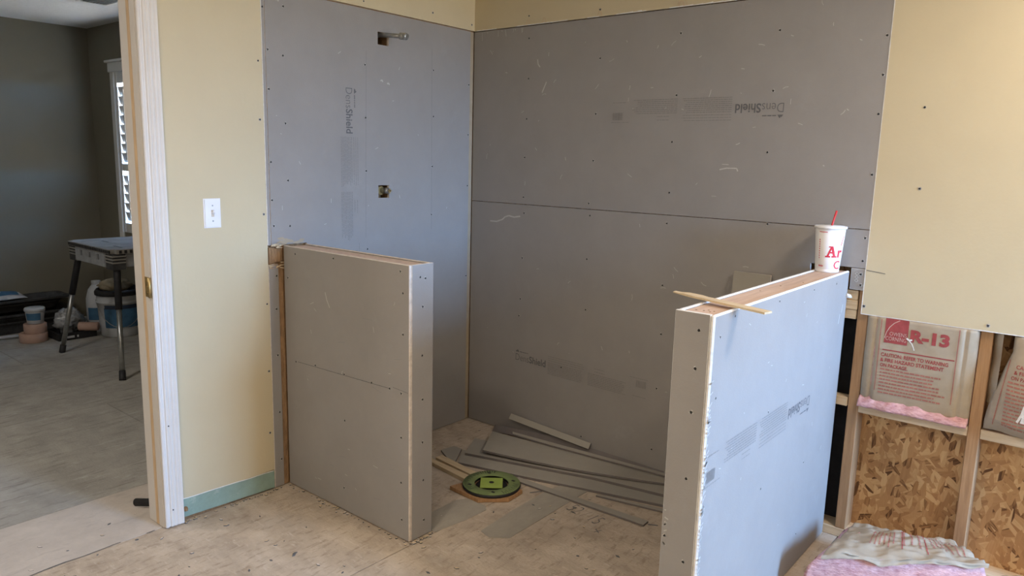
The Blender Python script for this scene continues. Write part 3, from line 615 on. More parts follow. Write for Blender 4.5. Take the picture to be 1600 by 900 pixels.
screws([(-1.067,1.06),(-0.733,1.057),(-1.156,1.016),(-0.157,1.047),(-0.409,1.054),(-0.748,0.705),(-0.756,0.452),(-0.343,0.413),(-0.351,0.137),(-1.156,0.848)], PX, X2B+.0003, h2, 1, .0035)
bm = NB()
for x, y in ((1.885, -1.14), (1.905, -1.135), (1.925, -1.14), (1.912, -1.12), (1.93, -1.125), (1.90, -.55), (1.93, -.42), (1.89, -.7)): tube(bm, [(x, y, 1.0754), (x, y, 1.0762)], .0028, 6)
finish('plate_screws', bm, RAWWOOD, h2)
dens_print('printed_mark', lambda u, v: (X2B+.0006, -.345-u*1.06, .667-v), h2, rng=8)
bm = NB(); rr = random.Random(31)                      # frayed core along the near edge and scuffs
for i in range(90):
    z = rr.uniform(.02, .80)**.9*1.1; l = rr.uniform(.006, .020); y = Y2+.002
    ribbon(bm, lambda u, q: (X2B+.0005, u, q), [(y, z), (y+l, z+rr.uniform(.004, .014))], rr.uniform(.002, .005))
for i in range(16):
    y, z = rr.uniform(-1.1, -.05), rr.uniform(.1, 1.04); a = rr.random()*PI; l = rr.uniform(.005, .02)
    ribbon(bm, lambda u, q: (X2B+.0005, u, q), [(y, z), (y+l*math.cos(a), z+l*math.sin(a))], .002)
for y, z, l in ((-.05, .955, .03), (-.075, .92, .035)): ribbon(bm, lambda u, q: (X2B+.0005, u, q), [(y, z), (y-l*.3, z-l)], .005)
for i in range(14): y = Y2-.0005; x_ = X2A+.004+.005*rr.random(); z_ = .40+.11*rr.random(); ribbon(bm, lambda u, q: (u, y, q), [(x_, z_), (x_+rr.uniform(.002, .012), z_+rr.uniform(-.006, .006))], rr.uniform(.002, .007))
finish('scuffs', bm, SCUFF, h2)
bm = NB(); tube(bm, [(X2B-.002, -.012, .985), (X2B+.012, -.006, .982), (X2B+.016, .0, .978)], [.010, .007, .002], 7); finish('broken_gypsum_chip', bm, GYPW, h2)

# ------------------------------------------------------------------ paper cup on the half wall
CX, CY, CZ, CH = 1.899, -.0645, 1.0762, .168
def cup_r(z): return .0425 + (.0535-.0425)*z/CH
cu = thing('paper_cup', 'white paper drink cup with red print and straw on top of half wall', 'cup', (CX, CY, CZ))
bm = NB(); lathe(bm, [(.0405, .008), (.0415, 0), (.0425, 0), (.0428, .004), (cup_r(.011), .011), (cup_r(.0125)-.0008, .0125), (cup_r(.014), .014), (cup_r(CH), CH), (cup_r(CH)-.001, CH+.001)], (CX, CY, CZ), 48); finish('cup_body', bm, CUP, cu)
bm = NB(); lathe(bm, [(.0540, CH-.004), (.0575, CH-.004), (.0580, CH-.001), (.0578, CH+.003), (.0560, CH+.005), (.0535, CH+.0055), (.0520, CH+.003), (.0500, CH+.003), (.048, CH+.006), (.0, CH+.007)][:-1] + [(.004, CH+.007)], (CX, CY, CZ), 48); finish('lid', bm, LID, cu)
bm = NB(); tube(bm, [(CX+.003, CY, CZ+CH-.01), (CX+.0035, CY, CZ+CH+.008), (CX+.013, CY+.008, CZ+CH+.062)], .0038, 10); finish('straw', bm, STRAW, cu)
bm = NB()
TH0 = math.atan2(-2.9781-CY, 2.7487-CX)                 # print is wrapped around the cup; u = arc metres
def cs(u, z): th = TH0 + u/.047; r = cup_r(z)+.0006; return (CX+r*math.cos(th), CY+r*math.sin(th), CZ+z)
flat = lambda u, z: (u, z, 0)
def slab_A(u0, u1, z0, z1):
    w = u1-u0; h = z1-z0
    for q in (((.12, .12), (.30, .12), (.56, .95), (.42, .95)), ((.42, .95), (.64, .95), (.90, .12), (.68, .12)), ((.30, .36), (.74, .36), (.70, .50), (.34, .50)), ((0, 0), (.44, 0), (.44, .14), (0, .14)), ((.54, 0), (1.04, 0), (1.04, .14), (.54, .14)), ((.26, .9), (.64, .9), (.64, 1.0), (.26, 1.0))):
        bm.faces.new([bm.verts.new(flat(u0+a*w, z0+b*h)) for a, b in q])
slab_A(-.010, .030, .058, .100)
text(bm, 'r', flat, .034, .056, .058, .086, .03); text(bm, 'C', flat, .024, .052, .014, .046, .01)
for k in range(10): bar(bm, flat, .044+k*.0012, .0455+k*.0012, .098+k*.004, .108+k*.004)
bar(bm, flat, -.036, -.008, .151, .1535, n=5)
for k in range(9): bar(bm, flat, -.0345, -.0315, .052+k*.0085, .057+k*.0085)
for k in range(6): bar(bm, flat, -.034+k*.0032, -.0315+k*.0032, .021+(k % 2)*.002, .028-(k % 3)*.001)
bmesh.ops.triangulate(bm, faces=bm.faces[:])
for _ in range(3): bmesh.ops.subdivide_edges(bm, edges=[e for e in bm.edges if e.calc_length() > .006], cuts=1); bmesh.ops.triangulate(bm, faces=bm.faces[:])
for vt in bm.verts: vt.co = Vector(cs(vt.co.x, vt.co.y))
finish('red_print', bm, RED, cu)

# ------------------------------------------------------------------ wood sliver lying across the half wall
bm = NB(); n = 14; A, B = Vector((1.752, -1.012, 1.0905)), Vector((2.058, -1.075, 1.0815)); d = (B-A).normalized(); pr = Vector((d.y, -d.x, 0)).normalized()
rows = []
rr = random.Random(3)
for i in range(n+1):
    t = i/n; c = A.lerp(B, t); w = (.007+.011*min(1, t*4)) * (1+.15*rr.uniform(-1, 1)*(t < .4)); h = .0055 if t > .12 else .003
    rows.append([bm.verts.new(c+pr*s*w+Vector((0, 0, z))) for s, z in ((-1, 0), (1, 0), (1, h), (-.9, h+.001*(t < .3)))])
for i in range(n):
    for k in range(4): bm.faces.new([rows[i][k], rows[i][(k+1) % 4], rows[i+1][(k+1) % 4], rows[i+1][k]])
bm.faces.new(rows[0]); bm.faces.new(rows[-1][::-1])
tag(finish('wood_sliver', bm, LATH, base=(1.905, -1.04, 1.0795)), 'splintered pale wood sliver lying across the top of the bright half wall', 'wood strip')

# ------------------------------------------------------------------ offcut leaning on the back wall behind the bright half wall
bm = NB(); b2 = NB(); box(b2, 1.50, 1.672, -.0127, 0, 0, 1.028); b2.verts.ensure_lookup_table()
for vt in b2.verts:
    if vt.co.z > .5 and vt.co.x < 1.6: vt.co.x = 1.517
bmesh.ops.recalc_face_normals(b2, faces=b2.faces[:]); b2.normal_update()
for fc in b2.faces: fc.material_index = 0 if abs(fc.normal.y) > .9 else 1
merge(bm, b2, Matrix.Translation((0, -.096, .003)) @ Matrix.Rotation(-.085, 4, 'X')); tag(finish('board_offcut', bm, [SCRAP, GYP], base=(1.59, -.096, 0)), 'narrow upright board offcut leaning on the back wall behind the bright half wall', 'board')

# ------------------------------------------------------------------ scrap strips on the shower floor
G = 'grey board scraps on the shower floor'
def scrap(pts, z0, z1, label, m=SCRAP, rim=SCRAPD, name='board_scrap'):
    bm = NB(); quadslab(bm, pts, z0, z1, 0, 1); c = Vector((sum(p[0] for p in pts)/len(pts), sum(p[1] for p in pts)/len(pts), min(z0) if isinstance(z0, list) else z0))
    return tag(finish(name, bm, [m, rim], base=tuple(c)), label, 'board scrap', G)
scrap([(.315, -.385), (.80, -.275), (1.36, -.135), (1.42, -.225), (1.05, -.330), (.72, -.430), (.41, -.513)], .0003, .0120, 'lowest wide grey board scrap, under the pile on the shower floor')
scrap([(.730, -.440), (1.060, -.428), (1.394, -.409), (1.396, -.452), (1.06, -.466), (.725, -.478)], .0024, .0100, 'long narrow grey strip nearest the camera, apart from the scrap pile')
scrap([(1.095, -.335), (1.44, -.250), (1.44, -.278), (1.10, -.352)], .0003, .0080, 'short thin strip tucked under the front right of the scrap pile', SCRAP)
scrap([(.235, -.455), (.245, -.372), (.30, -.372), (.40, -.52), (.475, -.480), (.46, -.528), (.39, -.535)][:3]+[(.398, -.525), (.36, -.522)], .0003, .0085, 'small grey sliver at the left end of the scrap pile')
scrap([(.278, -.250), (.70, -.150), (1.275, -.030), (1.385, -.160), (1.0, -.235), (.68, -.335), (.375, -.428)], .0124, .0245, 'wide tapered grey board scrap in the middle of the pile')
# curled top scrap with a lifted front edge
bm = NB(); n = 16; r0 = []
for i in range(n+1):
    t = i/n; x0, y0 = .300+(1.262-.300)*t, -.135+(-.028+.135)*t; x1, y1 = .455+(1.30-.455)*t, -.386+(.386-.088)*t + .035*math.sin(PI*t)*-.6
    zf = .0375+.012*(1-t)**2; zb = .0255
    r0.append([bm.verts.new(p) for p in ((x0, y0, zb), (x1, y1, zf-.010), (x1, y1, zf), (x0, y0, zb+.0115))])
for i in range(n):
    for k in range(4): fq = bm.faces.new([r0[i][k], r0[i][(k+1) % 4], r0[i+1][(k+1) % 4], r0[i+1][k]]); fq.material_index = 0 if k == 2 else 1
bm.faces.new(r0[0]).material_index = 1; bm.faces.new(r0[-1][::-1]).material_index = 1
tag(finish('board_scrap', bm, [SCRAP, SCRAPD], base=(.8, -.2, .0255)), 'topmost long tapered grey scrap of the pile with a lifted dark front edge', 'board scrap', G)
scrap([(.40, -.088), (1.262, -.009), (1.275, -.034), (.66, -.100), (.42, -.113)], [.0395, .0395, .0395, .0395, .0395], [.0475]*5, 'thin light strip lying along the back edge of the scrap pile')
# dark strip on edge along the wall
bm = NB(); n = 12; r0 = []
for i in range(n+1):
    t = i/n; x = .245+1.0*t; y = -.072+.060*t+.012*math.sin(PI*t); h = .036-.012*t; zb = .0005+.026*min(1, t*3)
    r0.append([bm.verts.new(p) for p in ((x, y, zb), (x, y-.002, zb+.004), (x, y+.022-.012*t, zb+h), (x, y+.030-.020*t, zb+h-.002))])
for i in range(n):
    for k in range(4): bm.faces.new([r0[i][k], r0[i][(k+1) % 4], r0[i+1][(k+1) % 4], r0[i+1][k]])
bm.faces.new(r0[0]); bm.faces.new(r0[-1][::-1])
tag(finish('board_scrap', bm, SCRAPD, base=(.75, -.04, .0005)), 'dark strip standing on edge along the foot of the back wall', 'board scrap', G)
# raised strip against the wall
bm = NB(); A, B = Vector((.330, -.030, .083)), Vector((.84, -.022, .0500)); d = (B-A).normalized(); up = Vector((0, .55, .83)); up = (up-d*up.dot(d)).normalized(); nn = d.cross(up)
vs = [bm.verts.new(P+up*a+nn*b) for P in (A, B) for a in (0, .032) for b in (0, .010)]
for q, mi in (((0, 1, 3, 2), 1), ((4, 6, 7, 5), 1), ((0, 4, 5, 1), 1), ((2, 3, 7, 6), 1), ((0, 2, 6, 4), 0), ((1, 5, 7, 3), 0)): bm.faces.new([vs[i] for i in q]).material_index = mi
tag(finish('board_scrap', bm, [SCRAP, SCRAPD], base=(.6, -.026, .05)), 'narrow grey strip propped up at its left end against the back wall', 'board scrap', G)

# laths, plywood pad and green disc of the drain
scrapw = lambda pts, z0, z1, lab: tag(finish('wood_lath', quadslab(NB(), pts, z0, z1), LATH, base=(pts[0][0], pts[0][1], z0)), lab, 'wood strip', 'pale laths beside the drain')
scrapw([(.29, -.605), (.29, -.575), (.574, -.598), (.574, -.640)], .0005, .0180, 'pale wooden lath beside the green disc, nearer the camera')
scrapw([(.300, -.556), (.298, -.512), (.590, -.552), (.590, -.588)], .0005, .0180, 'pale wooden lath beside the green disc, farther from the camera')
DC = Vector((.712, -.612, 0))
dr = thing('drain_cover', 'round dusty green drain cover with a lime square in its centre on the floor', 'drain cover', (DC.x, DC.y, .0190))
def zrot(a): return Matrix.Rotation(a, 4, 'Z')
bm = NB(); lathe(bm, [(.078, 0), (.128, 0), (.131, .003), (.131, .010), (.128, .0125)], (DC.x, DC.y, .0190), 40, close=False); finish('under_ring', bm, DBLACK, dr)
bm = NB(); lathe(bm, [(.076, 0), (.127, 0), (.129, .002), (.127, .004), (.078, .004), (.076, .002), (.076, 0)], (DC.x, DC.y, .0316), 40, close=False); finish('ring', bm, DGREEN, dr)
bm = NB(); lathe(bm, [(.0715, 0), (.0715, .003), (.004, .003)], (DC.x, DC.y, .0190), 32); finish('recess', bm, DBLACK, dr)
bm = NB(); b2 = NB(); box(b2, -.050, .050, -.050, .050, 0, .006, bev=.0012); merge(bm, b2, Matrix.Translation((DC.x, DC.y, .0292)) @ zrot(.6931)); finish('center_plate', bm, LIME, dr)
bm = NB(); lathe(bm, [(.011, 0), (.011, .0006), (.002, .0006)], (DC.x, DC.y, .0353), 16); finish('center_hole', bm, DBLACK, dr)
bm = NB()                                               # tick marks and raised ribs round the ring
for k in range(64):
    a = 2*PI*k/64 + .1
    if 20 < k < 46 or k > 58 or k < 6 : r0_, r1_ = (.098, .124) if k % 2 else (.108, .124)
    else: continue
    for s in (0,):
        dv = Vector((math.cos(a), math.sin(a), 0)); pv = Vector((-dv.y, dv.x, 0))*.0016
        bm.faces.new([bm.verts.new(DC+q+Vector((0, 0, .0360))) for q in (dv*r0_-pv, dv*r1_-pv, dv*r1_+pv, dv*r0_+pv)])
for a in (.9, 2.4, 4.1, 5.5):
    dv = Vector((math.cos(a), math.sin(a), 0))*.10; box(bm, DC.x+dv.x-.008, DC.x+dv.x+.008, DC.y+dv.y-.006, DC.y+dv.y+.006, .0356, .0364)
finish('tick_marks', bm, DBLACK, dr)
bm = NB(); quadslab(bm, [(DC.x+a, DC.y+b) for a, b in ((-.135, -.128), (.045, -.140), (.062, -.118), (.120, -.062), (.138, -.044), (.130, .060), (-.05, .075), (-.105, .0))], .0025, .0185)
tag(finish('plywood_pad', bm, PINE, base=(DC.x, DC.y, .0025)), 'square plywood pad with cut corner under the green drain cover', 'plywood')

# ------------------------------------------------------------------ insulation batts
def skin_solid(bm, f, us, vs, back, mi=0, rim=0):
    """curved sheet f(u,v) closed to a back sheet back(u,v)"""
    a = [[bm.verts.new(f(u, v)) for v in vs] for u in us]; b = [[bm.verts.new(back(u, v)) for v in vs] for u in us]; I, J = len(us)-1, len(vs)-1
    for i in range(I):
        for j in range(J):
            for g_ in (a, b): q = bm.faces.new([g_[i][j], g_[i+1][j], g_[i+1][j+1], g_[i][j+1]]); q.smooth = True; q.material_index = mi if g_ is a else rim
    for i in range(I):
        for j in (0, J): bm.faces.new([a[i][j], a[i+1][j], b[i+1][j], b[i][j]]).material_index = rim
    for j in range(J):
        for i in (0, I): bm.faces.new([a[i][j], a[i][j+1], b[i][j+1], b[i][j]]).material_index = rim
# --- first bay
ba = thing('insulation_batt', 'kraft paper faced batt printed R-13 fully in view between two studs', 'insulation', (2.228, .05, .567), 'wall insulation batts')
B0, B1 = 2.0450, 2.4100
def f1(x, z):
    e = min(x-B0, B1-x); y = .010 - .022*min(1, max(0, e/.045))**.5 + .0022*nz(x, z, 0, 9) + .0012*nz(x, z, 3, 30)
    y += .010*math.exp(-((x-2.082)/.006)**2) + .006*math.exp(-((x-2.372)/.005)**2)
    return y + .010*max(0, (.66-z)/.06)**2*(z < .66)*.5
bm = NB(); skin_solid(bm, lambda x, z: Vector((x, f1(x, z), z)), lin(B0, B1, 60), lin(.585, ZD-.0015, 30), lambda x, z: Vector((x, max(f1(x, z)+.0025, .0), z))); finish('paper_facing', bm, PAPER, ba)
bm = NB(); skin_solid(bm, lambda x, z: Vector((x, f1(x, z)+.006, z)), lin(B0, B1, 8), lin(.60, ZD-.004, 6), lambda x, z: Vector((x, .0945, z)), 0, 0); finish('fibreglass_fill', bm, PINK, ba)
def pf(x, z):                                            # lumpy pink roll resting on the block
    return None
bm = NB(); n = 70; m_ = 14; rows = []
for i in range(n+1):
    x = B0+.001+(B1-B0-.002)*i/n; h = .048+.018*nz(x, 1, 0, 9)+.011*nz(x, 4, 0, 30) - .016*max(0, (x-2.25)/.16); h = max(.012, h); fr = -.026+.008*nz(x, 2, 0, 16)
    rows.append([bm.verts.new((x, .035+(fr-.035)*math.cos(a)*1.0+.0025*nz(x, a, 3, 60), .5672+h*math.sin(a)*(1+.3*nz(x, a, 5, 40)))) for a in lin(0, PI*.75, m_)])
for i in range(n):
    for k in range(m_): q = bm.faces.new([rows[i][k], rows[i+1][k], rows[i+1][k+1], rows[i][k+1]]); q.smooth = True
    bm.faces.new([rows[i][0], rows[i][m_], rows[i+1][m_], rows[i+1][0]])
bm.faces.new(rows[0]); bm.faces.new(rows[-1]); finish('pink_fibreglass', bm, PINK, ba)
bm = NB(); fp = lambda x, z: (x, f1(x, z)-.0012, z); O = (2.113, .825)
# logo square with an arc, cut by the drywall above
for i in range(6):
    for j in range(8): bar(bm, fp, 2.113+.013*i, 2.113+.013*(i+1), .828+.0115*j, .828+.0115*(j+1), 0)
fl_ = lambda x, z: (x, f1(x, z)-.0020, z)
text(bm, 'OWENS', fl_, 2.130, 2.187, .857, .871, -.01, 1); text(bm, 'CORNING', fl_, 2.118, 2.187, .838, .853, -.01, 1)
ribbon(bm, fl_, [(2.114, .845), (2.119, .868), (2.128, .888), (2.142, .905), (2.160, .917)], .0022, 1)
text(bm, 'R-13', fp, 2.199, 2.325, .843, .890, .05, 0)
for i in range(8): bar(bm, fp, 2.111+.0295*i, 2.111+.0295*(i+1), .7985, .8025, 0)
text(bm, 'CAUTION: REFER TO WARNING', fp, 2.108, 2.330, .7745, .789, .028, 0); text(bm, '& FIRE HAZARD STATEMENT', fp, 2.108, 2.318, .7545, .769, .028, 0); text(bm, 'ON PACKAGE.', fp, 2.109, 2.203, .7345, .749, .028, 0)
finish('printed_lettering', bm, [REDP, CREAM], ba)
bm = NB(); rg = random.Random(12)
fine_print(bm, fp, 2.111, 2.335, .636, .726, 8, .0058, 0, .22, rg)
for j in range(28):
    z0 = .640+.0098*j; bar(bm, fp, 2.0975, 2.1005, z0, z0+.0098, 0); bar(bm, fp, 2.3505, 2.3535, z0, z0+.0098, 0)
finish('printed_small_text', bm, [REDF], ba)
bm = NB(); fs_ = lambda x, z: (x, f1(x, z)-.003, z)
ribbon(bm, fs_, [(2.188, .856), (2.196, .849), (2.207, .852)], .006); ribbon(bm, fs_, [(2.197, .848), (2.207, .838), (2.213, .826), (2.217, .815)], .003)
finish('paper_tear', bm, GYPW, ba)
# --- second bay: bulging out over the block
b2_ = thing('insulation_batt', 'bulging kraft faced batt cut off by the right edge of the picture, above the block', 'insulation', (2.64, .03, .567), 'wall insulation batts')
C0, C1 = 2.4520, 2.8160
def xl2(z): return C0 + .004 + .055*max(0, min(1, (z-.60)/.26))**1.4
def f2(s, z):                                            # s 0..1 across
    b = math.sin(PI*min(1, max(0, s*1.0)))**.45; zz = max(0, min(1, (ZD+.01-z)/.20)); bot = max(0, min(1, (z-.570)/.05))**.5
    return .012 - (.018+.070*zz)*b*bot + .003*nz(s*3, z*6, 0, 3) + .0015*nz(s, z, 2, 22)
P2 = lambda s, z: Vector((xl2(z)+(C1-xl2(z))*s, f2(s, z), z + .012*nz(s, 3, 0, 4)*(z < .62)))
bm = NB(); skin_solid(bm, P2, lin(0, 1, 50), lin(.574, ZD-.002, 36), lambda s, z: P2(s, z)+Vector((0, .0035, 0))); finish('paper_facing', bm, PAPERL, b2_)
bm = NB(); skin_solid(bm, lambda s, z: P2(s, z)+Vector((.004*(s < .5), .008, .004)), lin(.02, 1, 8), lin(.578, ZD-.01, 8), lambda s, z: Vector((xl2(z)+.004+(C1-xl2(z)-.004)*s, .0945, z+.004))); finish('fibreglass_fill', bm, PINK, b2_)
bm = NB(); fq = lambda u, v: tuple(P2((u-xl2(v))/(C1-xl2(v)), v)+Vector((0, -.0014, 0)))
text(bm, 'CAUTION: REFER TO WARNING', fq, 2.530, 2.752, .8115, .824, .012); text(bm, '& FIRE HAZARD STATEMENT', fq, 2.526, 2.735, .7925, .805, .012); text(bm, 'ON PACKAGE.', fq, 2.520, 2.612, .7735, .786, .012)
finish('printed_lettering', bm, [REDP], b2_)
bm = NB(); rg = random.Random(13); fine_print(bm, fq, 2.512, 2.76, .612, .764, 13, .0052, 0, .2, rg)
for j in range(24): z0 = .60+.0098*j; x = 2.484+.10*(z0-.6); bar(bm, fq, x, x+.003, z0, z0+.0098, 0)
finish('printed_small_text', bm, [REDF], b2_)
bm = NB(); fr_ = lambda u, v: tuple(P2((u-xl2(v))/(C1-xl2(v)), v)+Vector((0, -.004, 0)))
for i in range(12):
    u = 2.556+.002*i; ribbon(bm, fr_, [(u, .640+.010*i*(i < 6)*.5), (u+.010, .668+.004*i), (u+.016, .70-.003*i)], .007)
finish('paper_tear', bm, GYPW, b2_)
# dark loose flap beside the second stud
bm = NB(); fl2 = lambda t, z: Vector((2.4515+.030*t, .045-.048*t+.006*math.sin(z*40), z)); cover(bm, fl2, lin(0, 1, 4), lin(.66, ZD-.002, 16)); finish('stapling_flap', bm, PAPER, b2_)
# --- batt lying on the floor
b3 = thing('insulation_batt', 'pink fibreglass batt with crumpled paper facing lying on the floor below the studs', 'insulation', (2.30, -.25, 0), 'loose insulation on the floor')
# plan corners of its top: front-left, front-right, back-right, back-left (x, y, z)
FLc, FRc, BRc, BLc = Vector((2.112, -.470, .168)), Vector((2.532, -.225, .185)), Vector((2.425, -.085, .160)), Vector((2.110, -.115, .135))
def ftop(s, t):
    a = FLc.lerp(FRc, s); b = BLc.lerp(BRc, s); p_ = a.lerp(b, t)
    p_.z += .022*math.sin(PI*t)*math.sin(PI*min(1, s*1.1)) + .012*nz(s*3, t*3, 0, 1.6) + .005*nz(s, t, 5, 14) + .016*abs(nz(s, t*.6, 2, 6)) - .010*abs(nz(s*.7, t, 9, 9)); return p_
bm = NB(); skin_solid(bm, lambda s, t: ftop(s, t)+Vector((0, 0, .004)), lin(-.02, 1.02, 54), lin(-.05, 1.03, 40), lambda s, t: ftop(s, t)); finish('paper_facing', bm, PAPERL, b3)
bm = NB()
def body(s, t, k):                                       # block of fibreglass below the paper
    s = -.085+1.085*s; p_ = ftop(s, t)-Vector((0, 0, .035*max(0, -s)/.085)); q = p_.copy(); q.z = .001; r_ = p_.lerp(q, k); r_.z -= .003*(1-k)
    out = Vector((.02*(2*s-1), .02*(2*t-1), 0))*math.sin(PI*min(.95, k+.1))
    return r_ + out + Vector((.006*nz(s, t, k, 11), .006*nz(s, k, t, 13), .003*nz(t, k, s, 17)*(k < .9)))
for side in range(4):
    fn = (lambda s, k: body(s, 0, k), lambda s, k: body(1, s, k), lambda s, k: body(1-s, 1, k), lambda s, k: body(0, 1-s, k))[side]
    cover(bm, lambda s, k: fn(s, k), lin(0, 1, 40), lin(0, 1, 14))
cover(bm, lambda s, t: body(s, t, 0), lin(0, 1, 24), lin(0, 1, 12)); bmesh.ops.remove_doubles(bm, verts=bm.verts[:], dist=.002); finish('fibreglass', bm, PINK, b3)
bm = NB()                                                # crumpled paper flanges along front and left edges
cover(bm, lambda s, k: ftop(s, -.05)+Vector((.006*nz(s, 1, 0, 20), -.004-.010*k+.010*nz(s, k, 0, 9), .006-.012*k*(1+.9*nz(s, 3, 0, 6)))), lin(-.02, 1.03, 60), lin(0, 1, 4))
finish('stapling_flap', bm, PAPERL, b3)
bm = NB(); rg = random.Random(14); ff = lambda t, s: tuple(ftop(s, t)+Vector((0, 0, .0062)))
for s0 in (.48, .66): 
    for j in range(20): bar(bm, ff, .12+.037*j, .12+.037*(j+1), s0, s0+.008, 0)
finish('printed_rules', bm, [REDP], b3)
bm = NB(); fs3 = lambda u, v: ff(.95-u*2.2, .20+v)
fine_print(bm, fs3, .03, .34, .30, .42, 3, .012, 0, .3, rg); fine_print(bm, fs3, .03, .34, .52, .74, 6, .010, 0, .2, rg); fine_print(bm, fs3, .10, .34, .05, .22, 6, .010, 0, .2, rg); finish('printed_small_text', bm, [REDF], b3)
# second loose piece at the right edge
b4 = thing('insulation_scrap', 'small torn pink fibreglass scrap on the floor at the right edge of the picture', 'insulation', (2.62, -.07, 0), 'loose insulation on the floor')
bm = NB(); nU, nV = 28, 12; rows = []
for i in range(nU):
    a = 2*PI*i/nU; rows.append([bm.verts.new((2.63+.105*math.cos(a)*math.sin(k)*(1+.25*nz(a, k, 0, 1.7)), -.07+.06*math.sin(a)*math.sin(k)*(1+.25*nz(a, k, 4, 1.7)), .0+.085*math.cos(k)*(1+.2*nz(a, k, 2, 2.5))+.001)) for k in lin(.06, PI/2, nV)])
for i in range(nU):
    for k in range(nV): q = bm.faces.new([rows[i][k], rows[(i+1) % nU][k], rows[(i+1) % nU][k+1], rows[i][k+1]]); q.smooth = True
bm.faces.new([r[0] for r in rows]); finish('fibreglass', bm, PINK, b4)
bm = NB(); cover(bm, lambda s, t: Vector((2.56+.13*s, -.10+.07*t, .090+.012*nz(s, t, 1, 5)-.03*(s-.5)**2*4)), lin(0, 1, 14), lin(0, 1, 8)); finish('paper_facing', bm, PAPERL, b4)

# ------------------------------------------------------------------ black rubber curl behind the jamb
bm = NB(); prof = [(.020*math.cos(a)*(1-a*.03), .020*math.sin(a)*(1-a*.03)) for a in lin(-.4, 4.2, 18)]
r0 = [[bm.verts.new((-.255+.085*t-.02*(1-t)*0+b*.35, -1.742+.075*t+b*.6, .024+c)) for b, c in prof] for t in (0, 1)]
r1 = [[bm.verts.new((-.255+.085*t+b*.31, -1.742+.075*t+b*.52, .024+c*.86)) for b, c in prof] for t in (0, 1)]
for i in range(len(prof)-1):
    bm.faces.new([r0[0][i], r0[0][i+1], r0[1][i+1], r0[1][i]]); bm.faces.new([r1[0][i], r1[0][i+1], r1[1][i+1], r1[1][i]]); bm.faces.new([r0[0][i], r0[0][i+1], r1[0][i+1], r1[0][i]])
tag(finish('rubber_scrap', bm, DBLACK, base=(-.23, -1.72, 0)), 'short curled black rubber scrap on the floor behind the door jamb', 'scrap')

# ------------------------------------------------------------------ far room: folding table
tb = thing('work_table', 'dusty grey plastic folding work table with steel legs beyond the doorway', 'table', (-2.62, -.72, 0))
TX0, TX1, TY0, TY1, TZ = -3.02, -2.28, -.965, -.42, .82
bm = NB(); b2 = NB(); box(b2, TX0, TX1, TY0, TY1, TZ-.030, TZ); bmesh.ops.bevel(b2, geom=[e for e in b2.edges if abs(e.verts[0].co.z-e.verts[1].co.z) > .01], offset=.035, segments=4, affect='EDGES'); merge(bm, b2); finish('tabletop', bm, TABLE, tb)
bm = NB()
for i in range(24):
    x = TX0+.04+.66*i/23; box(bm, x, x+.016, TY0-.004, TY0+.004, TZ-.026, TZ-.006)
for i in range(14):
    y = TY0+.05+.44*i/13; box(bm, TX1-.004, TX1+.004, y, y+.016, TZ-.026, TZ-.006)
finish('rim_notches', bm, DBLACK, tb)
bm = NB()
for x, y, l in ((-2.84, -.80, .10), (-2.50, -.86, .12), (-2.75, -.55, .1)): box(bm, x, x+l, y, y+.012, TZ+.0002, TZ+.001)
finish('top_slots', bm, DBLACK, tb)
for cxx, sx_ in ((TX0, 1), (TX1, -1)):
    for cy, sy in ((TY0, 1), (TY1, -1)):
        bm = NB()
        x0, x1 = sorted((cxx+sx_*.006, cxx+sx_*.125)); y0, y1 = sorted((cy+sy*.006, cy+sy*.10))
        box(bm, x0+.006, x1-.006, y0+.006, y1-.006, TZ-.135, TZ-.031)
        br = finish('corner_bracket', bm, DBLACKR, tb)
        for k in range(5):
            bm = NB(); z = TZ-.046-.021*k; i_ = .0022*k; box(bm, x0+i_*(sx_ > 0), x1-i_*(sx_ < 0), y0+i_*(sy > 0), y1-i_*(sy < 0), z-.006, z+.004, bev=.002); finish('rib', bm, TABLE, br)
for y in (TY0+.008, TY1-.020):
    bm = NB(); cells(bm, [TX0+.13, -2.815, -2.775, -2.675, -2.635, -2.535, -2.495, TX1-.13], [TZ-.125, TZ-.088, TZ-.048, TZ-.031], lambda u, v: not (TZ-.088 < v < TZ-.048 and any(a < u < a+.04 for a in (-2.815, -2.675, -2.535))), y, y+.012, PY); ap = finish('apron', bm, APRON, tb)
    bm = NB(); box(bm, TX0+.13, TX1-.13, y+.02, y+.03, TZ-.12, TZ-.031); finish('apron_backing', bm, DBLACK, ap)
for x in (TX0+.02, TX1-.032):
    bm = NB(); box(bm, x, x+.012, TY0+.10, TY1-.10, TZ-.12, TZ-.031); finish('apron', bm, APRON, tb)
for (ax, ay), (fx_, fy_) in ((((TX0+.062), TY0+.055), (-3.075, -1.03)), ((TX1-.062, TY0+.055), (-2.09, -1.022)), ((TX0+.062, TY1-.055), (-3.075, -.36)), ((TX1-.062, TY1-.055), (-2.09, -.37))):
    A, B = Vector((ax, ay, TZ-.10)), Vector((fx_, fy_, .0))
    bm = NB(); tube(bm, [A.lerp(B, .35), A.lerp(B, .93)], .0165, 12); lg = finish('leg', bm, STEEL, tb)
    bm = NB(); tube(bm, [A, A.lerp(B, .02), A.lerp(B, .40)], [.020, .022, .022], 12); finish('leg_sleeve', bm, DBLACK, lg)
    bm = NB(); q_ = A.lerp(B, .92); tube(bm, [q_, A.lerp(B, .985), Vector((B.x, B.y, .0008))], [.020, .021, .021], 12); finish('rubber_foot', bm, DBLACK, lg)

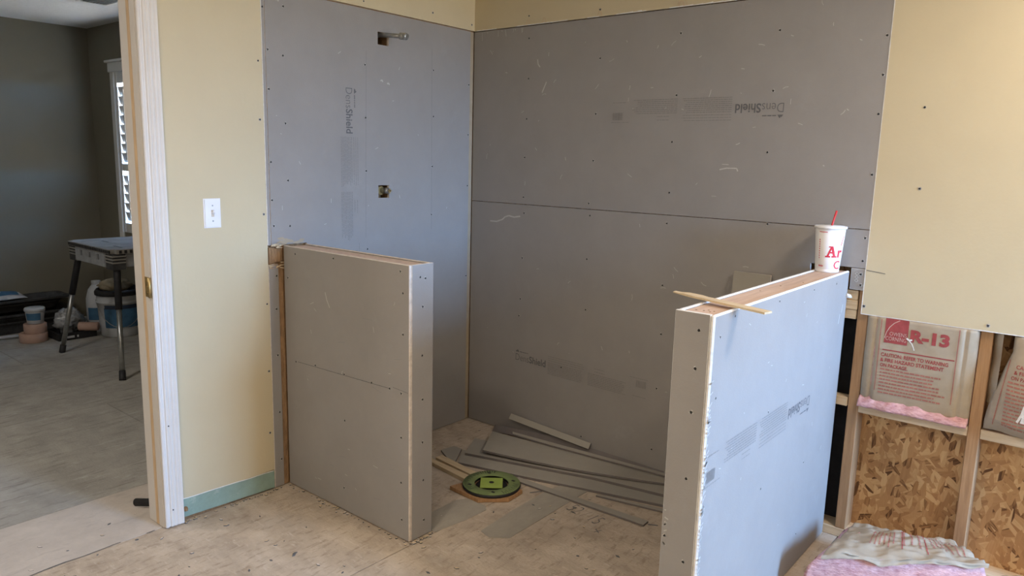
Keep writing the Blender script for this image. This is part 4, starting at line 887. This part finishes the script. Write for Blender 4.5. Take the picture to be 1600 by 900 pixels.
# ------------------------------------------------------------------ far room: tubs, bag, buckets, tapes
def tub(name, label, x0, x1, y0, y1, z0, h, m, lip=.03):
    t_ = thing(name, label, 'tub', ((x0+x1)/2, (y0+y1)/2, z0), 'black mixing tubs by the far wall')
    bm = NB(); rings = []
    for ins, z in ((.06, 0), (.0, h), (-lip, h), (-lip, h-.015), (-lip+.004, h-.015), (.004+.0, h-.006), (.066, .008)):
        pts = []
        for cx_, cy_, a0 in ((x1-ins-.05, y1-ins-.05, 0), (x0+ins+.05, y1-ins-.05, PI/2), (x0+ins+.05, y0+ins+.05, PI), (x1-ins-.05, y0+ins+.05, 1.5*PI)):
            for a in lin(a0, a0+PI/2, 4): pts.append(bm.verts.new((cx_+.05*math.cos(a), cy_+.05*math.sin(a), z0+z)))
        rings.append(pts)
    for a, b in zip(rings[:-1], rings[1:]):
        for k in range(len(a)): bm.faces.new([a[k], a[(k+1) % len(a)], b[(k+1) % len(a)], b[k]])
    bm.faces.new(rings[0]); bm.faces.new(rings[-1]); finish('tub_shell', bm, m, t_)
    bm = NB()
    for zz in (h*.55, h*.78):
        box(bm, x1-.03+.02*zz/h, x1-.016+.02*zz/h, y0+.08, y1-.08, z0+zz, z0+zz+.012)
    finish('rib', bm, m, t_); return t_
tub('mixing_tub', 'long black plastic mixing tub on the floor of the far room, lower of two', -4.17, -3.87, -1.85, -.66, .001, .165, DBLACKR)
tub('mixing_tub', 'dusty black mixing tub nested on top of the lower tub in the far room', -4.15, -3.92, -1.80, -.68, .168, .10, DBLACKR)
bg_ = thing('mortar_bag', 'blue and white mortar bag lying on the stacked black tubs', 'bag', (-4.06, -1.22, .27))
def bagf(s, t, top): return Vector((-4.17+.22*t, -1.55+.60*s, .276+(.055*math.sin(PI*s)**.4*math.sin(PI*t)**.5+.012*nz(s, t, 0, 5) if top else 0)))
bm = NB(); skin_solid(bm, lambda s, t: bagf(s, t, 1), lin(0, 1, 20), lin(0, 1, 10), lambda s, t: bagf(s, t, 0)); finish('bag_body', bm, BUCKET, bg_, smooth=True)
bm = NB(); cover(bm, lambda s, t: bagf(s, t, 1)+Vector((0, 0, .003)), lin(.36, .92, 12), lin(.12, .9, 8)); finish('blue_print', bm, BLUE, bg_)
bm = NB()
for k in range(4): cover(bm, lambda s, t: bagf(s, t, 1)+Vector((0, 0, .005)), lin(.52+.06*k, .545+.06*k, 2), lin(.35, .7, 3))
finish('pale_letter_marks', bm, BUCKET, bg_)

def roll(label, x, y, z, r, h):
    t_ = thing('tape_roll', label, 'tape roll', (x, y, z), 'rolls of pinkish tape')
    bm = NB(); lathe(bm, [(r*.55, 0), (r*.97, 0), (r, .003), (r, h-.003), (r*.97, h), (r*.55, h), (r*.55, 0)], (x, y, z), 28, close=False); finish('tape', bm, TAPE, t_)
    bm = NB(); lathe(bm, [(r*.48, .002), (r*.55, .002), (r*.55, h-.002), (r*.48, h-.002), (r*.48, .002)], (x, y, z), 24, close=False); finish('core', bm, PAPER, t_)
roll('lower roll of pinkish tape on the floor in front of the tubs', -3.57, -1.05, .001, .094, .068)
roll('upper roll of pinkish tape with the small white tub on it', -3.566, -1.035, .070, .077, .070)
j = thing('small_tub', 'small white plastic tub with blue label standing on the tape rolls', 'tub', (-3.566, -1.03, .141))
bm = NB(); lathe(bm, [(.052, 0), (.055, .002), (.064, .100), (.063, .102)], (-3.566, -1.03, .141), 24); finish('tub_body', bm, BUCKET, j)
bm = NB(); lathe(bm, [(.0655, 0), (.0700, .002), (.0700, .020), (.066, .026), (.010, .026)], (-3.566, -1.03, .236), 24); finish('lid', bm, BUCKET, j)
def arc_label(bm, c, r0, r1, z0, z1, a0, a1, n=12):
    for a, b in zip(lin(a0, a1, n)[:-1], lin(a0, a1, n)[1:]): bm.faces.new([bm.verts.new((c[0]+r*math.cos(t), c[1]+r*math.sin(t), c[2]+z)) for t, r, z in ((a, r0, z0), (b, r0, z0), (b, r1, z1), (a, r1, z1))])
AV = math.atan2(-1.99, 6.3)                              # towards the doorway
bm = NB(); arc_label(bm, (-3.566, -1.03, .141), .0600, .0650, .030, .085, AV-1.1, AV+.6); finish('label', bm, BLUE, j)

bk_ = thing('plaster_bucket', 'grey white plastic bucket with blue label and rag on top behind the table leg', 'bucket', (-3.38, -.47, .001))
BC = (-3.38, -.485, .001)
bm = NB(); lathe(bm, [(.140, 0), (.145, .003), (.150, .10), (.160, .265), (.167, .267), (.168, .285), (.161, .288), (.162, .335), (.168, .337), (.168, .350), (.160, .352), (.152, .30), (.150, .25)], BC, 36); finish('pail', bm, BUCKET, bk_)
bm = NB(); arc_label(bm, BC, .1515, .1605, .075, .235, AV-.85, AV+1.2, 16); finish('label', bm, BLUE, bk_)
bm = NB(); arc_label(bm, BC, .1612, .1625, .228, .258, AV-.80, AV+1.2, 16); finish('label_band', bm, NAVY, bk_)
bm = NB(); lathe(bm, [(.146, .33), (.173, .33), (.175, .355), (.160, .375), (.150, .372), (.146, .33)], BC, 30, close=False); finish('black_liner', bm, DBLACK, bk_)
bm = NB(); tube(bm, [(BC[0]+.164*math.cos(AV+a), BC[1]+.166*math.sin(AV+a), .29-.21*math.sin((a+1.5)/3*PI)) for a in lin(-1.5, 1.5, 16)], .003, 6); finish('bail_handle', bm, STEEL, bk_)
def lump(bm, c, r, sx_, sy_, sz_, seed, amp=.25, n=20, m=12, fr=2.2):
    rows = [[bm.verts.new((c[0]+r*sx_*math.cos(a)*math.sin(k)*(1+amp*nz(math.cos(a)*math.sin(k)+seed, math.sin(a)*math.sin(k), math.cos(k), fr)), c[1]+r*sy_*math.sin(a)*math.sin(k)*(1+amp*nz(math.cos(a)*math.sin(k), math.sin(a)*math.sin(k)+seed, math.cos(k), fr)), c[2]+r*sz_*math.cos(k)*(1+amp*nz(math.cos(a)*math.sin(k), math.sin(a)*math.sin(k), math.cos(k)+seed, fr)))) for k in lin(.05, PI-.05, m)] for a in lin(0, 2*PI, n)[:-1]]
    for i in range(n):
        for k in range(m): q = bm.faces.new([rows[i][k], rows[(i+1) % n][k], rows[(i+1) % n][k+1], rows[i][k+1]]); q.smooth = True
    bm.faces.new([r_[0] for r_ in rows]); bm.faces.new([r_[-1] for r_ in rows])
bm = NB(); lump(bm, (-3.40, -.50, .395), .10, 1.15, 1.15, .55, 3, .4, 24, 14, 3); tag(finish('rag', bm, RAG, base=(-3.40, -.50, .35)), 'crumpled tan rag in the top of the bucket', 'rag')
jg = thing('plastic_jug', 'white plastic jug with blue label between the tubs and the bucket', 'jug', (-3.62, -.55, .001))
bm = NB(); lathe(bm, [(.070, 0), (.080, .006), (.082, .20), (.080, .27), (.062, .34), (.036, .375), (.030, .385)], (-3.62, -.56, .001), 24); finish('jug_body', bm, BUCKET, jg)
bm = NB(); lathe(bm, [(.034, 0), (.035, .002), (.034, .026), (.010, .028)], (-3.62, -.56, .386), 16, smooth=False); finish('cap', bm, BUCKET, jg)
bm = NB(); arc_label(bm, (-3.62, -.56, .001), .0835, .0835, .10, .20, AV-1.0, AV+.9); finish('label', bm, BLUE, jg)
# paint tray with plastic sheeting and roller sleeve
tr = thing('roller_tray', 'low black roller tray on the floor in front of the tubs', 'tray', (-3.56, -.70, .001))
bm = NB(); box(bm, -3.69, -3.42, -.93, -.655, .001, .012); 
for b_ in ((-3.69, -3.42, -.93, -.915), (-3.69, -3.42, -.67, -.655), (-3.69, -3.675, -.915, -.67), (-3.435, -3.42, -.915, -.67)): box(bm, b_[0], b_[1], b_[2], b_[3], .012, .055)
finish('tray_shell', bm, DBLACK, tr)
bm = NB(); box(bm, -3.419, -3.412, -.87, -.82, .018, .034); box(bm, -3.419, -3.412, -.80, -.79, .018, .034); finish('white_tag', bm, BUCKET, tr)
bm = NB(); lump(bm, (-3.58, -.795, .125), .10, .75, 1.0, .95, 7, .5, 30, 20, 4); tag(finish('plastic_sheeting', bm, POLY, base=(-3.575, -.795, .03)), 'crumpled bundle of clear plastic in the black roller tray', 'plastic bag')
bm = NB(); A, B = Vector((-3.455, -.765, .0905)), Vector((-3.36, -.665, .0905)); tube(bm, [A, B, B, A], [.034, .034, .022, .022], 20, cap=False); tag(finish('roller_sleeve', bm, TAPE, base=(-3.44, -.70, .055)), 'pinkish paint roller sleeve lying on the edge of the black tray', 'paint roller')
rd = thing('roller_pole', 'thin pale pole with round end lying on the floor in front of the tubs', 'pole', (-3.79, -1.30, .02))
bm = NB(); tube(bm, [(-3.82, -1.62, .02), (-3.735, -1.055, .02)], .012, 10); finish('shaft', bm, BUCKET, rd)
bm = NB(); tube(bm, [(-3.737, -1.065, .022), (-3.734, -1.045, .022), (-3.728, -1.005, .022), (-3.725, -.985, .022)], [.012, .021, .021, .010], 12); finish('end_knob', bm, BUCKET, rd)
# ceiling vent
vt = thing('ceiling_vent', 'greyish slatted air vent in the ceiling of the far room', 'vent', (-2.79, -.70, CEIL))
bm = NB(); cells(bm, [-2.99, -2.965, -2.665, -2.64], [-.80, -.785, -.615, -.60], lambda u, v: not (-2.965 < u < -2.665 and -.785 < v < -.615), CEIL-.008, CEIL-.0005, lambda u, v, d: (u, v, d)); finish('frame', bm, SHUT, vt)
for k in range(8): bm = NB(); y = -.782+.021*k; box(bm, -2.965, -2.665, y, y+.012, CEIL-.007, CEIL-.004); finish('slat', bm, STEEL, vt)
bm = NB(); box(bm, -2.965, -2.665, -.785, -.615, CEIL-.002, CEIL-.0005); finish('duct_opening', bm, DBLACK, vt)

for o in bpy.data.objects:
    if o.parent and o.name.split('.')[0] in ('printed_mark', 'printed_lettering', 'printed_small_text', 'printed_rules', 'red_print', 'tick_marks', 'scratches', 'scuffs', 'dark_scrapes', 'pencil_lines', 'pencil_line', 'pencil_note', 'scribble', 'torn_paper', 'torn_board_paper', 'splintered_wood', 'ragged_paper_edge', 'paper_tear', 'plate_screws', 'nail_heads', 'pale_letter_marks', 'rim_notches', 'top_slots', 'white_tag'): o['kind'] = 'stuff'
    if '_w' in o.keys(): del o['_w']
for m in bpy.data.materials:
    if 'ramp' in m.keys(): del m['ramp']
